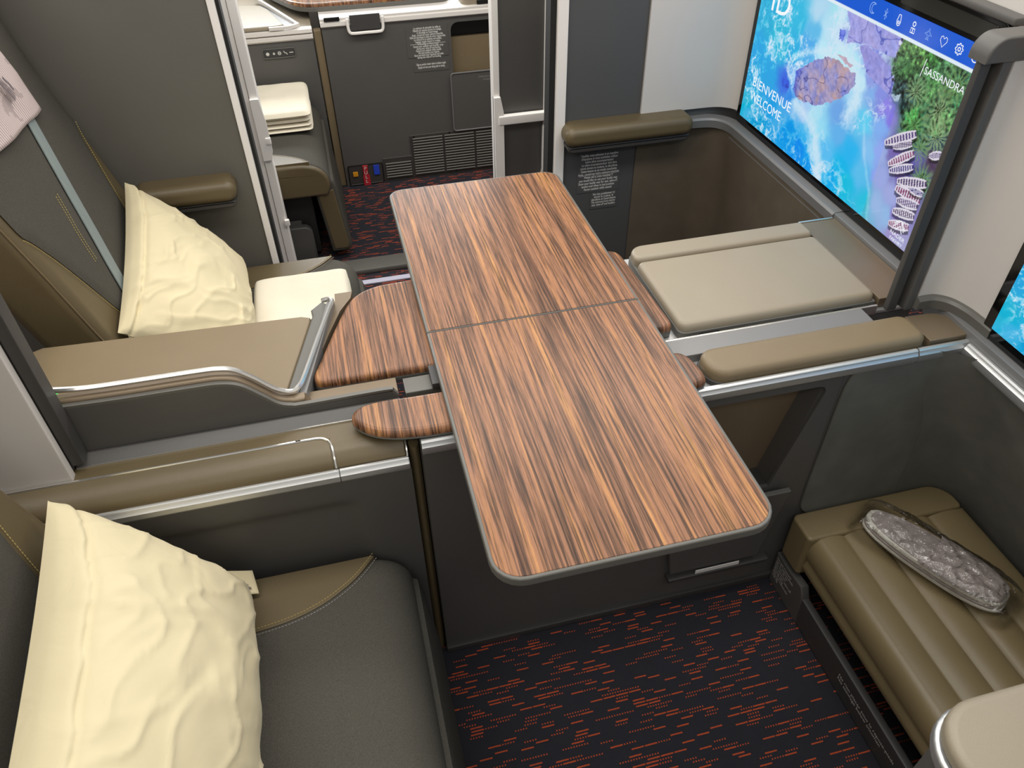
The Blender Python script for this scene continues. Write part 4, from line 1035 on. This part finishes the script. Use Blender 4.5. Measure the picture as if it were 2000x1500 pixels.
# ================================================================== SUITE ACROSS THE AISLE
YF = 3.24
t = root('side_console', 'charcoal console front across the aisle with vents, flap and notices', 'console', (.4, 3.3, 0))
outer = [(.036, 0), (1.1, 0), (1.1, .672), (.036, .672)]
hole = rrect(.545, .95, .44, .650, (0, .02, .02, .03), 5)
mesh_obj('front_panel', plate(outer, [hole], 'y', YF, YF+.01), 'char', t, wn=False)
mesh_obj('niche_top', B(.52, .97, YF+.0105, YF+.10, .651, .665), 'black', t)
mesh_obj('niche_back', B(.52, .97, YF+.060, YF+.065, .42, .6505), 'black', t)
mesh_obj('niche_leather', B(.535, .96, YF+.035, YF+.058, .42, .582, bev=.003), 'tan', t)
mesh_obj('top_rail', prism([(YF-.004, .672), (YF-.008, .676), (YF-.006, .690), (YF, .694), (YF, .702), (YF+.012, .706), (YF+.10, .706), (YF+.10, .672)], 'x', .034, 1.1), 'white', t)
mesh_obj('rail_clip', B(.05, .11, YF-.0095, YF-.005, .694, .709, bev=.001), 'black', t)
f = mesh_obj('flap_door', prism(rrect(.532, .90, .205, .452, .012), 'y', YF-.001, YF-.012, bev=.002), 'char', t)
mesh_obj('flap_edge', sweep([(p[0], YF-.0125, p[1]) for p in rrect(.532, .90, .205, .452, .012)], circ(.0028, 6), upv=(0, 1, 0), closed=True), 'satin', f)
mesh_obj('flap_text', text_bm('Utilisation personnel\nnavigant only', .012, (.70, YF-.0126, .425), (1, 0, 0), (0, 0, 1), align='CENTER'), 'textd', f, smooth=0)
k = mesh_obj('table_latch', B(.148, .266, YF-.014, YF-.0085, .655, .712, bev=.002), 'char_d', t)
mesh_obj('latch_pull', sweep(catmull([(.139, YF-.014, .70), (.139, YF-.014, .665), (.143, YF-.014, .650), (.156, YF-.014, .645), (.205, YF-.014, .645), (.258, YF-.014, .645), (.271, YF-.014, .650), (.275, YF-.014, .665), (.275, YF-.014, .70)], 4), circ(.006, 6), upv=(0, 1, 0)), 'doorw', k)
g = mesh_obj('vent_grille', prism([(.205, .012), (.95, .012), (.95, .203), (.335, .203), (.335, .113), (.205, .113)], 'y', YF-.0005, YF-.006, bev=.001, seg=1), 'vent', t)
me_cache = {}
def slat_at(x0, x1, z):
    key = round(x1-x0, 4)
    if key not in me_cache:
        bm = B(x0, x1, YF-.0115, YF-.0055, z-.0032, z+.0032, bev=.0015, seg=1)
        o = mesh_obj('slat', bm, 'slat', g, base=((x0+x1)/2, YF-.0085, z), wn=False); me_cache[key] = o.data
    else:
        o = bpy.data.objects.new('slat', me_cache[key]); COL.objects.link(o); o.parent = g
        o.location = Vector(((x0+x1)/2, YF-.0085, z))-wloc(g)
for i in range(14):
    z = .025+i*.0125
    for x0, x1 in ((.345, .478), (.486, .620), (.628, .80)): slat_at(x0, x1, z)
    if z < .10: slat_at(.215, .33, z)
for x, z in ((.352, .196), (.51, .198), (.53, .018)):
    mesh_obj('vent_screw', tube([(x, YF-.006, z), (x, YF-.0085, z)], .004, 8, upv=(0, 0, 1)), 'black', g)
b = mesh_obj('life_vest_box', prism(rrect(.050, .200, .006, .096, .006), 'y', YF-.0005, YF-.005, bev=.001, seg=1), 'vent', t)
mesh_obj('box_rim', sweep([(p[0], YF-.005, p[1]) for p in rrect(.050, .200, .006, .096, .006)], circ(.0022, 5), upv=(0, 1, 0), closed=True), 'black', b)
mesh_obj('orange_tab', B(.068, .090, YF-.010, YF-.0055, .046, .068, bev=.002), 'orange', b)
mesh_obj('blue_tab', B(.160, .186, YF-.010, YF-.0055, .044, .090, bev=.002), 'blue', b)
st = mesh_obj('pull_strap', prism([(.112, .094), (.136, .094), (.134, .055), (.140, .045), (.140, .0), (.110, .0), (.110, .045), (.114, .055)], 'y', YF-.0055, YF-.012, bev=.001, seg=1), 'red', b)
mesh_obj('strap_text', text_bm('P\nU\nL\nL', .022, (.1245, YF-.0123, .074), (1, 0, 0), (0, 0, 1), align='CENTER', spacing=.92), 'text', st, smooth=0)
TX = "La ceinture de sécurité à la taille et\nl'épaule est requise durant le roulage,\nle décollage et l'atterrissage\nAssis, conservez votre ceinture attachée\nGilet de sauvetage à côté de votre repose-tête\nLa ceinture et la tablette verrouillée,\nbagages rangés durant le roulage,\nle décollage et l'atterrissage\nFasten your seatbelt and shoulder strap\nduring taxi, take-off and landing\nFasten your seatbelt while seated\nLife vest beside your legrest\nStow and latch your monitor and table\nduring taxi, take-off and landing"
p = mesh_obj('notice', B(.362, .532, YF-.0016, YF-.0003, .526, .650), 'char', t, wn=False)
mesh_obj('notice_text', text_bm(TX, .0112, (.449, YF-.0022, .636), (1, 0, 0), (0, 0, 1), align='CENTER', spacing=.78, bold=.0003, width=.146), 'text', p, smooth=0)
mesh_obj('notice_line', B(.376, .52, YF-.0022, YF-.0017, .5775, .5787), 'text', p, smooth=0)
p = mesh_obj('notice', B(.382, .532, YF-.0016, YF-.0003, .468, .505), 'char', t, wn=False)
mesh_obj('notice_text', text_bm("Siège en position dossier relevé et tablette rangée\nUpright and stow your dining table for landing", .0125, (.455, YF-.0022, .494), (1, 0, 0), (0, 0, 1), align='CENTER', spacing=.95, bold=.0003, width=.122), 'text', p, smooth=0)
mesh_obj('body', B(.036, 1.1, YF+.066, 3.9, 0, .6715), 'char_d', t)
mesh_obj('leather_gap', B(.003, .034, YF+.012, YF+.05, 0, .66, bev=.004), 'tan', t)

t = root('aisle_armrest', 'armrest side panel with switches and white rail across the aisle', 'armrest', (-.4, 3.3, 0))
mesh_obj('side_panel', B(-1.2, -.001, YF, YF+.02, 0, .632, bev=.003), 'char', t)
mesh_obj('white_rail', prism([(YF-.002, .634), (YF-.007, .640), (YF-.006, .652), (YF+.03, .656), (YF+.03, .634)], 'x', -1.2, .0, bev=.001, seg=1), 'white', t)
mesh_obj('white_rail', prism([(YF+.002, .6565), (YF-.002, .660), (YF, .672), (YF+.03, .675), (YF+.03, .6565)], 'x', -1.2, .0, bev=.001, seg=1), 'white', t)
mesh_obj('top', B(-1.2, -.001, YF+.031, 3.9, .30, .676, bev=.003), 'tan_l', t)
mesh_obj('pad', prism([(-1.2, YF+.012), (-.125, YF+.012), (-.105, YF+.03), (-.16, 3.49), (-.19, 3.55), (-.25, 3.57), (-1.2, 3.57)], 'z', .6765, .690, bev=.006, seg=3), 'tan_l', t)
mesh_obj('rim', sweep(catmull([(-.16, YF+.006, .682), (-.09, YF+.008, .682), (-.055, YF+.03, .682), (-.062, YF+.06, .682), (-.17, 3.56, .690), (-.21, 3.64, .694)], 6), [(-.006, -.006), (.006, -.006), (.006, .006), (-.006, .006)]), 'white', t)
mesh_obj('well', prism([(-.10, YF+.03), (-.062, YF+.045), (-.168, 3.55), (-.20, 3.60), (-.16, 3.50)], 'z', .6765, .6805), 'satin', t)
sw = mesh_obj('switch_panel', prism(rrect(-.198, -.082, .580, .608, .006), 'y', YF-.0005, YF-.004, bev=.001, seg=1), 'switch', t)
mesh_obj('switch_frame', sweep([(p_[0], YF-.003, p_[1]) for p_ in rrect(-.201, -.079, .577, .611, .008)], circ(.002, 5), upv=(0, 1, 0), closed=True), 'edge', sw)
def ic(polys, cx, wd=.0025):
    mesh_obj('switch_icon', strokes([[(x*.007, y*.007) for x, y in p_] for p_ in polys], wd, (cx, YF-.0046, .594), (1, 0, 0), (0, 0, 1)), 'text', sw, smooth=0)
ic([arc(0, 0, .5, 0, 360)], -.184, .006); ic([arc(0, 0, .4, 0, 360)], -.160, .003); ic([arc(0, 0, .8, 0, 360), [(-.8, 0), (.8, 0)]], -.139)
ic([[(-.9, 1), (-.3, 0), (.4, -.1), (.9, -1)]], -.116, .003); ic([[(-1, 0), (1.2, 0)]], -.094, .003)

ow = c2([(-.10, 3.46), (-.06, 3.385), (-.02, 3.345), (.03, 3.330), (.10, 3.327)], 5)+c2([(.50, 3.322), (.54, 3.326), (.562, 3.35), (.568, 3.40)], 4)+[(.568, 3.85), (-.20, 3.85), (-.19, 3.66)]
t = root('side_table', 'glossy wood-grain table top at the picture top across the aisle', 'side table', (.2, 3.55, .68))
m_gl = M['wood'].copy(); m_gl.name = 'glossy_zebrano_wood'; m_gl.node_tree.nodes['Principled BSDF'].inputs['Roughness'].default_value = .12
m_gl.node_tree.nodes['Principled BSDF'].inputs['Coat Weight'].default_value = .6
mesh_obj('wood_surface', prism(ow, 'z', .724, .738, bev=.006, seg=4), m_gl, t)
mesh_obj('base_trim', prism(ow, 'z', .7072, .7238, bev=.003), 'edge', t)
t = root('side_pad', 'pale padded lid end beside the wood table across the aisle', 'pad', (.8, 3.45, .706))
mesh_obj('cushion', prism(rrect(.60, 1.08, YF+.014, 3.7, .03, 5), 'z', .7065, .735, bev=.012, seg=4), 'tan_l', t)
mesh_obj('clip', B(.66, .72, YF+.006, YF+.0135, .709, .722, bev=.001), 'black', t)

t = root('equipment_box', 'small charcoal box on the carpet under the seat across the aisle', 'box', (-.25, 2.7, 0))
mesh_obj('case', prism(rrect(-.40, -.125, .0, .155, (0, 0, .03, 0), 5), 'y', 2.665, 2.64, bev=.006, seg=3), 'char', t)
mesh_obj('lid', B(-.40, -.16, 2.6655, 2.678, .0, .168, bev=.003), 'char', t)

# ================================================================== NOTICES, CARD
t = root('wall_notice', 'longer white safety notice on the grey wall below the armrest', 'notice', (.755, 1.998, .56), 'wall notices')
TX2 = "Veuillez vous adresser à un membre\nd'équipage si vous souhaitez utiliser\nvotre siège accompagnateur\nLe siège accompagnateur doit être\nrangé durant le roulage, le décollage,\nl'atterrissage et en mode couchette\nAssis, conservez votre ceinture attachée\nPlease call a crew member if\nyou would like to use your buddy seat\nStow your buddy seat for taxi, take-off,\nlanding and when in bed position\nFasten seatbelt while seated"
mesh_obj('plaque', B(.688, .822, 1.9985, 1.9998, .498, .626), 'wallb', t, wn=False)
mesh_obj('print', text_bm(TX2, .0105, (.755, 1.998, .613), (1, 0, 0), (0, 0, 1), align='CENTER', spacing=.93, bold=.0002, width=.128), 'text', t, smooth=0)
mesh_obj('rule', B(.695, .815, 1.9975, 1.9983, .5515, .5523), 'textd', t, smooth=0)
t = root('wall_notice', 'shorter white stowage notice low on the grey wall', 'notice', (.775, 1.998, .46), 'wall notices')
mesh_obj('plaque', B(.732, .82, 1.9985, 1.9998, .440, .496), 'wallb', t, wn=False)
mesh_obj('print', text_bm("Ne rien positionner ici\ndurant le roulage, le\ndécollage et l'atterrissage\nNo stowage here during\ntaxi, take-off and landing", .0105, (.776, 1.998, .486), (1, 0, 0), (0, 0, 1), align='CENTER', spacing=.85, bold=.0002, width=.078), 'text', t, smooth=0)
mesh_obj('rule', B(.738, .815, 1.9975, 1.9983, .4625, .4632), 'textd', t, smooth=0)
o = tag(mesh_obj('paper_card', B(.637, .745, .893, .895, .1125, .124, bev=.0004, seg=1), 'paper', base=(.69, .894, .1125)), 'white paper edge showing below the console pocket plate', 'card')
